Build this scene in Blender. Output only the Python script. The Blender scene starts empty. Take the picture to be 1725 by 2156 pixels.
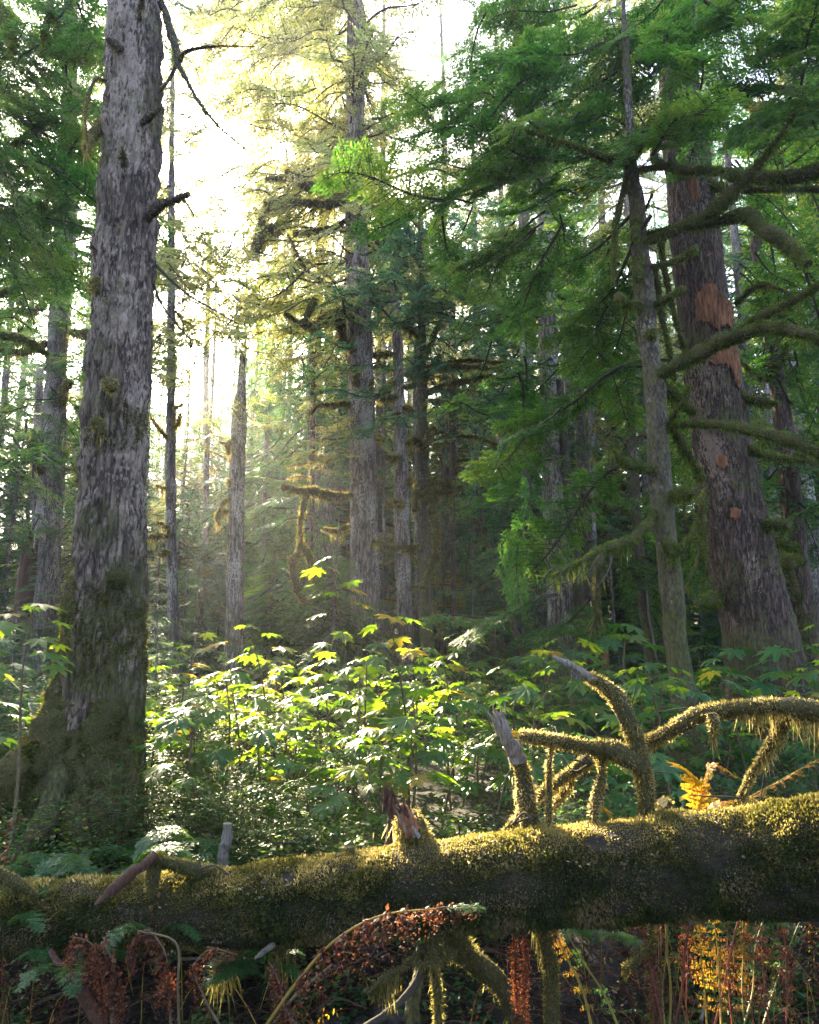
import bpy, math, random
import numpy as np
from mathutils import Vector
rng = np.random.default_rng(11)
random.seed(5)
R = math.radians
scene = bpy.context.scene
# ------------------------------------------------------------------ camera
PITCH = R(10); F = 1441.0; CAM = np.array([0, 0, 2.0])
cam_d = bpy.data.cameras.new("camera"); cam = bpy.data.objects.new("camera", cam_d)
scene.collection.objects.link(cam); scene.camera = cam
cam.location = CAM; cam.rotation_euler = (R(90) + PITCH, 0, 0)
cam_d.sensor_fit = 'VERTICAL'; cam_d.sensor_height = 36; cam_d.lens = 36 * F / 2156
cam_d.clip_start = 0.05; cam_d.clip_end = 1500
FW = np.array([0, math.cos(PITCH), math.sin(PITCH)]); UP = np.array([0, -math.sin(PITCH), math.cos(PITCH)])
def ray(px, py):
    return FW + np.array([1, 0, 0]) * (px - 862.5) / F + UP * (1078 - py) / F
def at(px, py, Y):
    d = ray(px, py); return CAM + d * (Y / d[1])
def msize(py, Y):            # metres per picture pixel at distance Y
    return Y / ray(862, py)[1] / F
# ------------------------------------------------------------------ world, sun, exposure
SD = ray(322, 575); SD = SD / np.linalg.norm(SD)          # towards the sun
EL = math.asin(SD[2]); AZ = math.atan2(SD[0], SD[1])
w = bpy.data.worlds.new("World"); scene.world = w; w.use_nodes = True
nt = w.node_tree; bg = nt.nodes["Background"]
sky = nt.nodes.new("ShaderNodeTexSky"); sky.sky_type = 'NISHITA'; sky.sun_disc = False
sky.sun_elevation = EL; sky.sun_rotation = AZ
sky.dust_density = 3.0; sky.air_density = .7; sky.ozone_density = .4
nt.links.new(sky.outputs[0], bg.inputs[0]); bg.inputs[1].default_value = 0.15
sl = bpy.data.lights.new("sun", 'SUN'); sl.energy = 4.2; sl.angle = R(0.5); sl.color = (1, 0.84, 0.58)
so = bpy.data.objects.new("sun", sl); scene.collection.objects.link(so)
so.rotation_euler = Vector(SD).to_track_quat('Z', 'Y').to_euler(); so.location = (0, 0, 60)
scene.view_settings.view_transform = 'Standard'; scene.view_settings.look = 'None'
scene.view_settings.gamma = 1; scene.view_settings.use_curve_mapping = False
scene.view_settings.exposure = 3.35
cy = scene.cycles
cy.max_bounces = 6; cy.diffuse_bounces = 3; cy.glossy_bounces = 2; cy.transmission_bounces = 4
cy.volume_bounces = 0; cy.transparent_max_bounces = 4; cy.use_denoising = True
cy.use_light_tree = False; cy.caustics_reflective = False; cy.caustics_refractive = False; cy.sample_clamp_indirect = 6
HAZE = 0.0010
# ------------------------------------------------------------------ numpy noise
def _h(i, j, k, s):
    n = (i * 374761393 + j * 668265263 + k * 2147483647 + s * 974711) & 0xffffffff
    n = ((n ^ (n >> 13)) * 1274126177) & 0xffffffff
    return ((n ^ (n >> 16)) & 0xffffff) / float(0xffffff)
def vnoise(P, scale=1.0, seed=0):
    p = np.asarray(P, dtype=float) * scale; f = np.floor(p); i = f.astype(np.int64); u = p - f; u = u * u * (3 - 2 * u)
    r = 0
    for dx in (0, 1):
        for dy in (0, 1):
            for dz in (0, 1):
                wt = (u[..., 0] if dx else 1 - u[..., 0]) * (u[..., 1] if dy else 1 - u[..., 1]) * (u[..., 2] if dz else 1 - u[..., 2])
                r = r + wt * _h(i[..., 0] + dx, i[..., 1] + dy, i[..., 2] + dz, seed)
    return r * 2 - 1
def fbm(P, scale=1.0, seed=0, o=3):
    return sum(vnoise(P, scale * 2 ** k, seed + k) * .5 ** k for k in range(o))
# ------------------------------------------------------------------ ground height
def gz(x, y):
    x = np.asarray(x, float); y = np.asarray(y, float)
    P = np.stack([x, y, x * 0], -1)
    z = 0.10 * vnoise(P, .5, 3) + 0.04 * vnoise(P, 2.1, 4)
    z = z - 0.75 * np.exp(-((y - 3.3) / 1.5) ** 4) * (0.75 + 0.25 * np.tanh((x + 1) * .8))
    z = z + 0.035 * np.clip(y - 15, 0, None) + 0.05 * np.clip(np.abs(x) - 12, 0, None)
    z = z + 0.0009 * np.clip(y - 35, 0, None) ** 2
    return z
# ------------------------------------------------------------------ materials
def mat(name): 
    m = bpy.data.materials.new(name); m.use_nodes = True; m.node_tree.nodes.clear(); return m, m.node_tree.nodes, m.node_tree.links
def N(ns, t, **kw):
    n = ns.new(t)
    for k, v in kw.items():
        if k in ('operation', 'blend_type', 'data_type', 'feature', 'attribute_name'): setattr(n, k, v)
        else: n.inputs[k].default_value = v
    return n
def ramp(ns, stops, interp='LINEAR'):
    r = ns.new('ShaderNodeValToRGB'); e = r.color_ramp.elements; r.color_ramp.interpolation = interp
    while len(e) < len(stops): e.new(0.5)
    for q, (p, c) in zip(e, stops): q.position = p; q.color = (*c, 1) if len(c) == 3 else c
    return r
def leaf_mat(name, cols, tcols, trans=.45, rough=.5, spec=.35, nscale=1.2):
    m, ns, L = mat(name)
    a = N(ns, 'ShaderNodeAttribute', attribute_name='rnd')
    tc = ns.new('ShaderNodeTexCoord'); no = N(ns, 'ShaderNodeTexNoise', Scale=nscale, Detail=2.0); L.new(tc.outputs['Object'], no.inputs['Vector'])
    ad = N(ns, 'ShaderNodeMath', operation='MULTIPLY_ADD'); L.new(no.outputs[0], ad.inputs[0]); ad.inputs[1].default_value = .9; ad.inputs[2].default_value = -.45
    a2 = N(ns, 'ShaderNodeMath', operation='ADD'); L.new(a.outputs['Fac'], a2.inputs[0]); L.new(ad.outputs[0], a2.inputs[1])
    r1 = ramp(ns, cols); r2 = ramp(ns, tcols); L.new(a2.outputs[0], r1.inputs[0]); L.new(a2.outputs[0], r2.inputs[0])
    p = N(ns, 'ShaderNodeBsdfPrincipled'); p.inputs['Roughness'].default_value = rough; p.inputs['Specular IOR Level'].default_value = spec
    L.new(r1.outputs[0], p.inputs['Base Color'])
    t = ns.new('ShaderNodeBsdfTranslucent'); L.new(r2.outputs[0], t.inputs[0])
    mx = ns.new('ShaderNodeMixShader'); mx.inputs[0].default_value = trans; L.new(p.outputs[0], mx.inputs[1]); L.new(t.outputs[0], mx.inputs[2])
    o = ns.new('ShaderNodeOutputMaterial'); L.new(mx.outputs[0], o.inputs[0]); return m
def bark_mat(name, dark, mid, pale, moss=(.085, .075, .02), mossamt=.45, scale=1.0, palethr=.55, bump=.6, stretch=.16):
    m, ns, L = mat(name)
    tc = ns.new('ShaderNodeTexCoord'); mp = ns.new('ShaderNodeMapping'); mp.inputs['Scale'].default_value = (scale, scale, scale * stretch)
    L.new(tc.outputs['Object'], mp.inputs[0])
    n0 = N(ns, 'ShaderNodeTexNoise', Scale=14.0, Detail=5.0, Roughness=.65); L.new(mp.outputs[0], n0.inputs['Vector'])
    mixv = N(ns, 'ShaderNodeMixRGB', blend_type='ADD'); mixv.inputs[0].default_value = .12; L.new(mp.outputs[0], mixv.inputs[1]); L.new(n0.outputs['Color'], mixv.inputs[2])
    v = N(ns, 'ShaderNodeTexVoronoi', feature='DISTANCE_TO_EDGE', Scale=17.0); L.new(mixv.outputs[0], v.inputs['Vector'])
    rv = ramp(ns, [(0, (0, 0, 0)), (.16, (1, 1, 1))]); L.new(v.outputs['Distance'], rv.inputs[0])
    rc = ramp(ns, [(.3, dark), (.5, mid), (.72, pale)]); L.new(n0.outputs[0], rc.inputs[0])
    c1 = N(ns, 'ShaderNodeMixRGB'); c1.inputs[1].default_value = (*[q * .6 for q in dark], 1); L.new(rv.outputs[0], c1.inputs[0]); L.new(rc.outputs[0], c1.inputs[2])
    # lichen
    n1 = N(ns, 'ShaderNodeTexNoise', Scale=1.6, Detail=4.0); mp2 = ns.new('ShaderNodeMapping'); mp2.inputs['Scale'].default_value = (1, 1, .4); L.new(tc.outputs['Object'], mp2.inputs[0]); L.new(mp2.outputs[0], n1.inputs['Vector'])
    n2 = N(ns, 'ShaderNodeTexNoise', Scale=38.0, Detail=3.0); mp3 = ns.new('ShaderNodeMapping'); mp3.inputs['Scale'].default_value = (1, 1, .35); L.new(tc.outputs['Object'], mp3.inputs[0]); L.new(mp3.outputs[0], n2.inputs['Vector'])
    mu = N(ns, 'ShaderNodeMath', operation='MULTIPLY_ADD'); L.new(n2.outputs[0], mu.inputs[0]); mu.inputs[1].default_value = .7; L.new(n1.outputs[0], mu.inputs[2])
    rl = ramp(ns, [(palethr + .35, (0, 0, 0)), (palethr + .42, (1, 1, 1))]); L.new(mu.outputs[0], rl.inputs[0])
    c2 = N(ns, 'ShaderNodeMixRGB'); L.new(rl.outputs[0], c2.inputs[0]); L.new(c1.outputs[0], c2.inputs[1]); c2.inputs[2].default_value = (*[min(1, q * 1.15) for q in pale], 1)
    n3 = N(ns, 'ShaderNodeTexNoise', Scale=1.1, Detail=6.0, Roughness=.7); L.new(tc.outputs['Object'], n3.inputs['Vector'])
    sx = ns.new('ShaderNodeSeparateXYZ'); L.new(tc.outputs['Object'], sx.inputs[0])
    hz = N(ns, 'ShaderNodeMapRange'); hz.inputs['From Min'].default_value = 0; hz.inputs['From Max'].default_value = 3.2; hz.inputs['To Min'].default_value = .22; hz.inputs['To Max'].default_value = 0
    L.new(sx.outputs[2], hz.inputs[0])
    am0 = N(ns, 'ShaderNodeMath', operation='ADD'); L.new(n3.outputs[0], am0.inputs[0]); L.new(hz.outputs[0], am0.inputs[1])
    am = N(ns, 'ShaderNodeMath', operation='MULTIPLY_ADD'); L.new(n2.outputs[0], am.inputs[0]); am.inputs[1].default_value = .45; sb = N(ns, 'ShaderNodeMath', operation='SUBTRACT'); L.new(am0.outputs[0], sb.inputs[0]); sb.inputs[1].default_value = .225; L.new(sb.outputs[0], am.inputs[2])
    mc = ramp(ns, [(.3, tuple(q * .35 for q in moss)), (.65, tuple(q * 1.3 for q in moss))]); L.new(n2.outputs[0], mc.inputs[0])
    rm = ramp(ns, [(1 - mossamt, (0, 0, 0)), (1 - mossamt + .1, (1, 1, 1))]); L.new(am.outputs[0], rm.inputs[0])
    c3 = N(ns, 'ShaderNodeMixRGB'); L.new(rm.outputs[0], c3.inputs[0]); L.new(c2.outputs[0], c3.inputs[1]); L.new(mc.outputs[0], c3.inputs[2])
    p = N(ns, 'ShaderNodeBsdfPrincipled', Roughness=.85); L.new(c3.outputs[0], p.inputs['Base Color'])
    b1 = N(ns, 'ShaderNodeMath', operation='MULTIPLY'); L.new(rv.outputs[0], b1.inputs[0]); L.new(n0.outputs[0], b1.inputs[1])
    b2 = N(ns, 'ShaderNodeMath', operation='ADD'); L.new(b1.outputs[0], b2.inputs[0]); L.new(n2.outputs[0], b2.inputs[1])
    b = N(ns, 'ShaderNodeBump', Strength=bump, Distance=.03); L.new(b2.outputs[0], b.inputs['Height']); L.new(b.outputs[0], p.inputs['Normal'])
    o = ns.new('ShaderNodeOutputMaterial'); L.new(p.outputs[0], o.inputs[0]); return m
def plain_mat(name, c1, c2, scale=8, rough=.85, bump=.4, stretch=(1, 1, 1)):
    m, ns, L = mat(name)
    tc = ns.new('ShaderNodeTexCoord'); mp = ns.new('ShaderNodeMapping'); mp.inputs['Scale'].default_value = stretch; L.new(tc.outputs['Object'], mp.inputs[0])
    n = N(ns, 'ShaderNodeTexNoise', Scale=float(scale), Detail=6.0, Roughness=.7); L.new(mp.outputs[0], n.inputs['Vector'])
    r = ramp(ns, [(.3, c1), (.7, c2)]); L.new(n.outputs[0], r.inputs[0])
    p = N(ns, 'ShaderNodeBsdfPrincipled', Roughness=rough); L.new(r.outputs[0], p.inputs['Base Color'])
    b = N(ns, 'ShaderNodeBump', Strength=bump, Distance=.03); L.new(n.outputs[0], b.inputs['Height']); L.new(b.outputs[0], p.inputs['Normal'])
    o = ns.new('ShaderNodeOutputMaterial'); L.new(p.outputs[0], o.inputs[0]); return m
M = {}
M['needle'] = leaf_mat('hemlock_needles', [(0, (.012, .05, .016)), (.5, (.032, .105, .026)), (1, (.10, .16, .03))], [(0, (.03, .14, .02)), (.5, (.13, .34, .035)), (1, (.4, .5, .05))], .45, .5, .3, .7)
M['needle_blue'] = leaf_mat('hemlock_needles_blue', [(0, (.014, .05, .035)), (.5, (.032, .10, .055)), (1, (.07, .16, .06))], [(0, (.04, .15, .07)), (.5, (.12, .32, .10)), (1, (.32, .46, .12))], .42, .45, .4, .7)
M['needle_lit'] = leaf_mat('hemlock_needles_sunlit', [(0, (.03, .06, .015)), (.5, (.08, .12, .03)), (1, (.2, .19, .07))], [(0, (.18, .26, .05)), (.5, (.5, .52, .14)), (1, (.8, .7, .34))], .6, .55, .3, .7)  # needles for backlit crowns; the sun glow is put into paler colours
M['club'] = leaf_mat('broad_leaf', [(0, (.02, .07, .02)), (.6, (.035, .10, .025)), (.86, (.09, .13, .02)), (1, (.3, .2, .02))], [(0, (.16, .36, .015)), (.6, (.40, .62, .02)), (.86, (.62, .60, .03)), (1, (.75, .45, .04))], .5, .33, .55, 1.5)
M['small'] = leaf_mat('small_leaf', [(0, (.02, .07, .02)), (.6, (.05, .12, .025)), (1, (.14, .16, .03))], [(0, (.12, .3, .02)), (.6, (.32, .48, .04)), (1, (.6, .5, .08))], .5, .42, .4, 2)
M['shade_leaf'] = leaf_mat('shade_leaf', [(0, (.015, .07, .025)), (.6, (.035, .12, .03)), (1, (.09, .16, .03))], [(0, (.06, .2, .025)), (.6, (.16, .38, .03)), (1, (.4, .45, .04))], .4, .35, .5, 2)  # leaf for shaded plants, the shade put into dimmer translucent colours
M['fern'] = leaf_mat('fern_leaf', [(0, (.015, .06, .02)), (.6, (.03, .10, .03)), (1, (.06, .13, .03))], [(0, (.06, .2, .02)), (.6, (.15, .35, .03)), (1, (.3, .4, .05))], .42, .4, .45, 2)
M['fern_gold'] = leaf_mat('fern_gold', [(0, (.16, .12, .01)), (.6, (.32, .2, .015)), (1, (.35, .12, .03))], [(0, (.35, .3, .02)), (.6, (.7, .45, .02)), (1, (.75, .25, .04))], .5, .5, .3, 2)
M['fern_dead'] = leaf_mat('fern_dead', [(0, (.03, .01, .006)), (.6, (.09, .028, .014)), (1, (.16, .06, .03))], [(0, (.06, .015, .008)), (.6, (.16, .05, .02)), (1, (.5, .16, .04))], .35, .6, .3, 6)
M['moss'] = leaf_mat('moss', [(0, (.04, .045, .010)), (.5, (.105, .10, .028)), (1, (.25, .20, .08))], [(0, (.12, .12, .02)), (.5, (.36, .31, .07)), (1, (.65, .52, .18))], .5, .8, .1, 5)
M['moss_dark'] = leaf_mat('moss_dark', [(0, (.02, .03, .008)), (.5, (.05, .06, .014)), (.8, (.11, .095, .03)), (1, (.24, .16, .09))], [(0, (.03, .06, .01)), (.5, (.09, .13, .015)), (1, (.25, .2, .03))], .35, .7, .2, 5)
M['pale_leaf'] = leaf_mat('pale_liverwort', [(0, (.10, .08, .05)), (.5, (.20, .16, .12)), (1, (.32, .27, .22))], [(0, (.1, .08, .03)), (1, (.3, .25, .15))], .25, .6, .3, 5)
M['litter_pale'] = leaf_mat('litter_pale', [(0, (.08, .03, .015)), (.6, (.2, .11, .05)), (1, (.35, .28, .15))], [(0, (.1, .03, .01)), (1, (.3, .2, .1))], .2, .6, .3, 3)
M['litter'] = leaf_mat('leaf_litter', [(0, (.012, .008, .005)), (.7, (.05, .028, .016)), (1, (.14, .09, .05))], [(0, (.02, .012, .005)), (1, (.2, .1, .03))], .15, .6, .3, 3)
M['moss_green'] = leaf_mat('moss_green', [(0, (.025, .05, .008)), (.5, (.075, .11, .018)), (1, (.17, .18, .04))], [(0, (.07, .13, .01)), (.5, (.2, .28, .03)), (1, (.4, .42, .08))], .4, .8, .1, 5)  # moss for shaded limbs; the shade is put into a greener tone
M['moss_root'] = leaf_mat('moss_root', [(0, (.03, .04, .01)), (.5, (.09, .10, .02)), (1, (.17, .13, .05))], [(0, (.08, .1, .02)), (.5, (.2, .22, .03)), (1, (.35, .25, .06))], .35, .8, .15, 3)
M['moss_sunlit'] = leaf_mat('moss_sunlit', [(0, (.07, .06, .015)), (.5, (.17, .14, .05)), (1, (.32, .25, .12))], [(0, (.25, .2, .05)), (.5, (.6, .48, .15)), (1, (.85, .7, .34))], .55, .8, .1, 5)  # lighter copy of the moss, sun glow painted into its colour
M['moss_body'] = plain_mat('moss_body', (.025, .022, .006), (.13, .105, .03), 60, .95, 1.0)
M['bark'] = bark_mat('bark', (.05, .028, .022), (.15, .10, .08), (.29, .23, .20), mossamt=.49, bump=1.0)
M['bark_light'] = bark_mat('bark_light', (.08, .052, .042), (.24, .18, .155), (.40, .33, .30), mossamt=.42, scale=.7, bump=.8)
M['bark_big'] = bark_mat('bark_big', (.05, .028, .02), (.165, .108, .078), (.29, .21, .165), mossamt=.46, scale=.72, bump=1.0, palethr=.53)
M['bark_far'] = bark_mat('bark_far', (.06, .042, .04), (.17, .13, .12), (.30, .26, .24), mossamt=.40, scale=.8, bump=.5)
M['bark_red'] = bark_mat('bark_red', (.035, .018, .013), (.11, .058, .04), (.22, .15, .115), mossamt=.45, palethr=.64, bump=1.0)
M['bark_pale'] = bark_mat('bark_pale', (.04, .026, .018), (.105, .072, .05), (.25, .20, .16), mossamt=.52, stretch=.5, palethr=.62)
M['bark_log'] = plain_mat('log_bark', (.008, .005, .003), (.04, .024, .013), 30, .9, 1.0, (.4, 1, 1))
M['twig'] = plain_mat('twig', (.02, .014, .01), (.06, .045, .03), 9, .9, .3)
M['wood'] = plain_mat('bare_wood', (.10, .07, .05), (.35, .29, .24), 14, .8, .8, (6, 6, .6))
M['wood_orange'] = plain_mat('orange_wood', (.07, .024, .012), (.44, .17, .075), 9, .85, 1.0, (2.5, 2.5, .35))
M['wood_red'] = plain_mat('red_wood', (.025, .010, .006), (.13, .05, .025), 16, .85, 1.0, (4, 4, .8))
M['stem'] = plain_mat('plant_stem', (.05, .03, .015), (.16, .11, .05), 20, .8, .3)
M['stem_gold'] = leaf_mat('stem_gold', [(0, (.12, .09, .015)), (1, (.32, .22, .04))], [(0, (.25, .18, .02)), (1, (.5, .36, .04))], .3, .5, .3, 4)
M['stem_red'] = leaf_mat('stem_red', [(0, (.06, .012, .008)), (1, (.2, .05, .02))], [(0, (.15, .02, .01)), (1, (.4, .1, .02))], .3, .4, .4, 4)
M['stone'] = plain_mat('stone', (.008, .008, .009), (.035, .036, .038), 14, .5, .8)
M['fungus'] = plain_mat('fungus', (.25, .1, .03), (.5, .35, .2), 20, .6, .3)
# ------------------------------------------------------------------ mesh builder
class MB:
    def __init__(s): s.ch = []; s.n = 0
    def add(s, V, Fc, m=0, rnd=None):
        V = np.asarray(V, np.float32).reshape(-1, 3); Fc = np.asarray(Fc, np.int32)
        if len(V) == 0: return
        if rnd is None: rnd = np.full(len(V), .5, np.float32)
        elif np.ndim(rnd) == 0: rnd = np.full(len(V), rnd, np.float32)
        s.ch.append((V, Fc + s.n, m, np.asarray(rnd, np.float32))); s.n += len(V)
    def quads(s, Q, m=0, rnd=None):              # Q (n,4,3)
        n = len(Q)
        if n == 0: return
        if rnd is None: rnd = rng.random(n)
        s.add(Q.reshape(-1, 3), np.arange(n * 4).reshape(n, 4), m, np.repeat(rnd, 4))
    def leaves(s, P, D, Nn, L, W, m=0, rnd=None):
        P = np.asarray(P); n = len(P)
        if n == 0: return
        D = D / (np.linalg.norm(D, axis=1, keepdims=True) + 1e-9)
        S = np.cross(D, Nn); S /= (np.linalg.norm(S, axis=1, keepdims=True) + 1e-9)
        L = np.broadcast_to(L, n)[:, None]; W = np.broadcast_to(W, n)[:, None]
        s.quads(np.stack([P, P + D * L * .45 + S * W / 2, P + D * L, P + D * L * .45 - S * W / 2], 1), m, rnd)
    def tube(s, pts, rad, seg=8, m=0, rough=0, cap=True, rnd=None, seed=0, nscale=6):
        pts = np.asarray(pts, float); rad = np.asarray(rad, float); n = len(pts)
        T = np.gradient(pts, axis=0); T /= np.linalg.norm(T, axis=1, keepdims=True) + 1e-9
        ref = np.array([0.13, -.97, .2]) if abs(T[:, 1]).mean() < .8 else np.array([1., .1, .1])
        U = np.cross(T, ref); U /= np.linalg.norm(U, axis=1, keepdims=True) + 1e-9; W = np.cross(T, U)
        a = np.linspace(0, 2 * np.pi, seg, endpoint=False)
        D = U[:, None] * np.cos(a)[None, :, None] + W[:, None] * np.sin(a)[None, :, None]
        rr = rad[:, None, None] * np.ones((1, seg, 1))
        V = pts[:, None] + D * rr
        if rough: V = pts[:, None] + D * rr * (1 + rough * fbm(V, nscale, seed)[..., None])
        V = V.reshape(-1, 3)
        i = np.arange(n - 1)[:, None] * seg; j = np.arange(seg)[None]; k = (j + 1) % seg
        Q = np.stack([i + j, i + k, i + seg + k, i + seg + j], -1).reshape(-1, 4)
        s.add(V, Q, m, rnd)
        if cap:
            for e, idx in ((0, 0), (n - 1, (n - 1) * seg)):
                c = pts[e]; ring = V[idx:idx + seg]
                VV = np.vstack([ring, c[None]]); T3 = np.array([[q, (q + 1) % seg, seg] for q in range(seg)])
                s.add(VV, T3 if e else T3[:, ::-1], m, rnd)
        return V.reshape(n, seg, 3), D
    def build(s, name, mats, parent=None, origin=None, smooth=True):
        me = bpy.data.meshes.new(name)
        if s.ch:
            V = np.vstack([c[0] for c in s.ch]); 
            if origin is not None: V = V - np.asarray(origin, np.float32)
            me.vertices.add(len(V)); me.vertices.foreach_set('co', V.astype(np.float32).ravel())
            loops = np.concatenate([c[1].ravel() for c in s.ch]).astype(np.int32)
            tot = np.concatenate([np.full(len(c[1]), c[1].shape[1]) for c in s.ch]).astype(np.int32)
            mi = np.concatenate([np.full(len(c[1]), c[2]) for c in s.ch]).astype(np.int32)
            st = np.concatenate([[0], np.cumsum(tot)[:-1]]).astype(np.int32)
            me.loops.add(len(loops)); me.loops.foreach_set('vertex_index', loops)
            me.polygons.add(len(tot)); me.polygons.foreach_set('loop_start', st); me.polygons.foreach_set('loop_total', tot)
            me.polygons.foreach_set('material_index', mi); me.polygons.foreach_set('use_smooth', np.full(len(tot), smooth))
            at_ = me.attributes.new('rnd', 'FLOAT', 'POINT'); at_.data.foreach_set('value', np.concatenate([c[3] for c in s.ch]))
            me.update(calc_edges=True)
        for k in (mats if isinstance(mats, (list, tuple)) else [mats]): me.materials.append(M[k])
        o = bpy.data.objects.new(name, me); scene.collection.objects.link(o)
        if parent: o.parent = parent
        return o
def tag(o, label=None, cat=None, group=None, kind=None):
    if label: o['label'] = label
    if cat: o['category'] = cat
    if group: o['group'] = group
    if kind: o['kind'] = kind
    return o
def empty(name, loc, label, cat, group=None):
    o = bpy.data.objects.new(name, None); scene.collection.objects.link(o); o.location = [float(v) for v in loc]; o.empty_display_size = .2
    return tag(o, label, cat, group)
def dup(root, loc, rz=0, sc=1, label=None, group=None):
    r = root.copy(); scene.collection.objects.link(r); r.location = [float(v) for v in loc]; r.rotation_euler = (0, 0, rz); r.scale = (sc, sc, sc)
    if label: r['label'] = label
    if group: r['group'] = group
    for ch in list(root.children):
        c = ch.copy(); scene.collection.objects.link(c); c.parent = r
    return r
def spline(pts, n):
    pts = np.asarray(pts, float); k = len(pts)
    d = np.concatenate([[0], np.cumsum(np.linalg.norm(np.diff(pts[:, :3], axis=0), axis=1))]); t = np.linspace(0, d[-1], n)
    if k == 2: return np.stack([np.interp(t, d, pts[:, c]) for c in range(pts.shape[1])], 1)
    tg = np.gradient(pts, d, axis=0); out = []
    idx = np.clip(np.searchsorted(d, t, side='right') - 1, 0, k - 2)
    h = (d[idx + 1] - d[idx]); u = ((t - d[idx]) / h)[:, None]; h = h[:, None]
    return (2*u**3-3*u**2+1)*pts[idx] + (u**3-2*u**2+u)*h*tg[idx] + (-2*u**3+3*u**2)*pts[idx+1] + (u**3-u**2)*h*tg[idx+1]
def pl(pxs, Y, Y2=None):
    """picture polyline [(px, py, radius px)] at distance Y..Y2 -> rows of x, y, z, radius"""
    n = len(pxs); o = []
    for i, (a, b, r) in enumerate(pxs):
        y = Y if Y2 is None else Y + (Y2 - Y) * i / (n - 1)
        p = at(a, b, y); o.append([*p, r * msize(b, y)])
    return np.array(o)
# ------------------------------------------------------------------ light gaps: which foliage would shade the sunlit clearing
def blocks(P, mode=1):
    Q = P - SD * ((P[:, 2:3] - 1.1) / SD[2])
    x, y = Q[:, 0], Q[:, 1]
    m1 = (x > -3.6) & (x < 1.9) & (y > 4.6) & (y < 13.5)
    m2 = (x > -.35) & (x < 2.0) & (y > 2.55) & (y < 4.9)
    if mode == 2: return (P[:, 2] > 2.2) & m2
    nz = vnoise(np.stack([x, y, x * 0], 1), .9, 8)
    return (P[:, 2] > 2.2) & ((m1 & (nz > -.3)) | m2)
# ------------------------------------------------------------------ bough templates
def make_bough(level, seed):
    g = np.random.default_rng(seed)
    n1, sp, el, wd = {0: (10, .06, .12, .045), 1: (22, .030, .065, .020), 2: (24, .034, .072, .012)}[level]
    P, D, Nn, L, W = [], [], [], [], []; wood = []
    droop = g.uniform(.15, .35); bend = g.uniform(-.15, .15)
    ax = lambda t: np.array([t, bend * t * t, -droop * t ** 1.7 + .06 * math.sin(t * 7 + seed)])
    for i in range(n1):
        for sd in (-1, 1):
            t = .06 + .92 * (i + g.uniform(.1, .9)) / n1
            ln = .46 * (t * 1.25) ** .6 * max(.05, 1 - t) ** .55 * g.uniform(.55, 1.15)
            if ln < .05: ln = .05
            if g.random() < .16: continue
            a = R(g.uniform(38, 66)); d = np.array([math.cos(a), sd * math.sin(a), g.uniform(-.25, .05)])
            p0 = ax(t); q = max(2, int(ln / sp)); sag = g.uniform(.1, .6)
            pe = p0 + d * ln + np.array([0, 0, -sag * ln * ln])
            wood.append((p0, pe))
            for j in range(q):
                u = (j + g.uniform(0, 1)) / q
                pp = p0 + d * ln * u + np.array([0, 0, -sag * (ln * u) ** 2])
                for s2 in (-1, 1):
                    a2 = a * sd + s2 * R(g.uniform(30, 65)); e = el * g.uniform(.6, 1.25) * (1.15 - .6 * u)
                    dd = np.array([math.cos(a2), math.sin(a2), g.uniform(-.4, .1)])
                    if level == 2:
                        for k in range(4):
                            v = k / 4.; a3 = a2 + (1 if k % 2 else -1) * R(50) * (v < .9)
                            P.append(pp + dd * e * v); D.append([math.cos(a3), math.sin(a3), dd[2] + g.uniform(-.3, .2)]); L.append(.034 * g.uniform(.7, 1.4)); W.append(.0125)
                            Nn.append([g.uniform(-.5, .5), g.uniform(-.5, .5), 1])
                    else:
                        P.append(pp); D.append(dd); L.append(e); W.append(wd * g.uniform(.7, 1.2)); Nn.append([g.uniform(-.5, .5), g.uniform(-.5, .5), 1])
            P.append(pe); D.append(d); L.append(el * .8); W.append(wd); Nn.append([0, 0, 1])
    P = np.array(P); D = np.array(D); D /= np.linalg.norm(D, axis=1, keepdims=True); Nn = np.array(Nn)
    S = np.cross(D, Nn); S /= np.linalg.norm(S, axis=1, keepdims=True); L = np.array(L)[:, None]; W = np.array(W)[:, None]
    Q = np.stack([P, P + D * L * .45 + S * W / 2, P + D * L, P + D * L * .45 - S * W / 2], 1)
    wq = []
    for a, b in wood:
        d = b - a; s = np.cross(d, [0, 0, 1]); s = s / np.linalg.norm(s) * .0035
        wq.append([a - s, a + s, b + s * .3, b - s * .3])
    axp = np.array([ax(t) for t in np.linspace(0, 1, 9)])
    return Q, np.array(wq), axp
BT = {l: [make_bough(l, 50 * l + s) for s in range(5)] for l in (0, 1, 2)}
def frame(d, up=(0, 0, 1), roll=0):
    d = np.asarray(d, float); d = d / np.linalg.norm(d); s = np.cross(up, d); s /= np.linalg.norm(s) + 1e-9; u = np.cross(d, s)
    c, sn = math.cos(roll), math.sin(roll)
    return np.stack([d, s * c + u * sn, u * c - s * sn], 0)       # rows: local x, y, z axes
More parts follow.
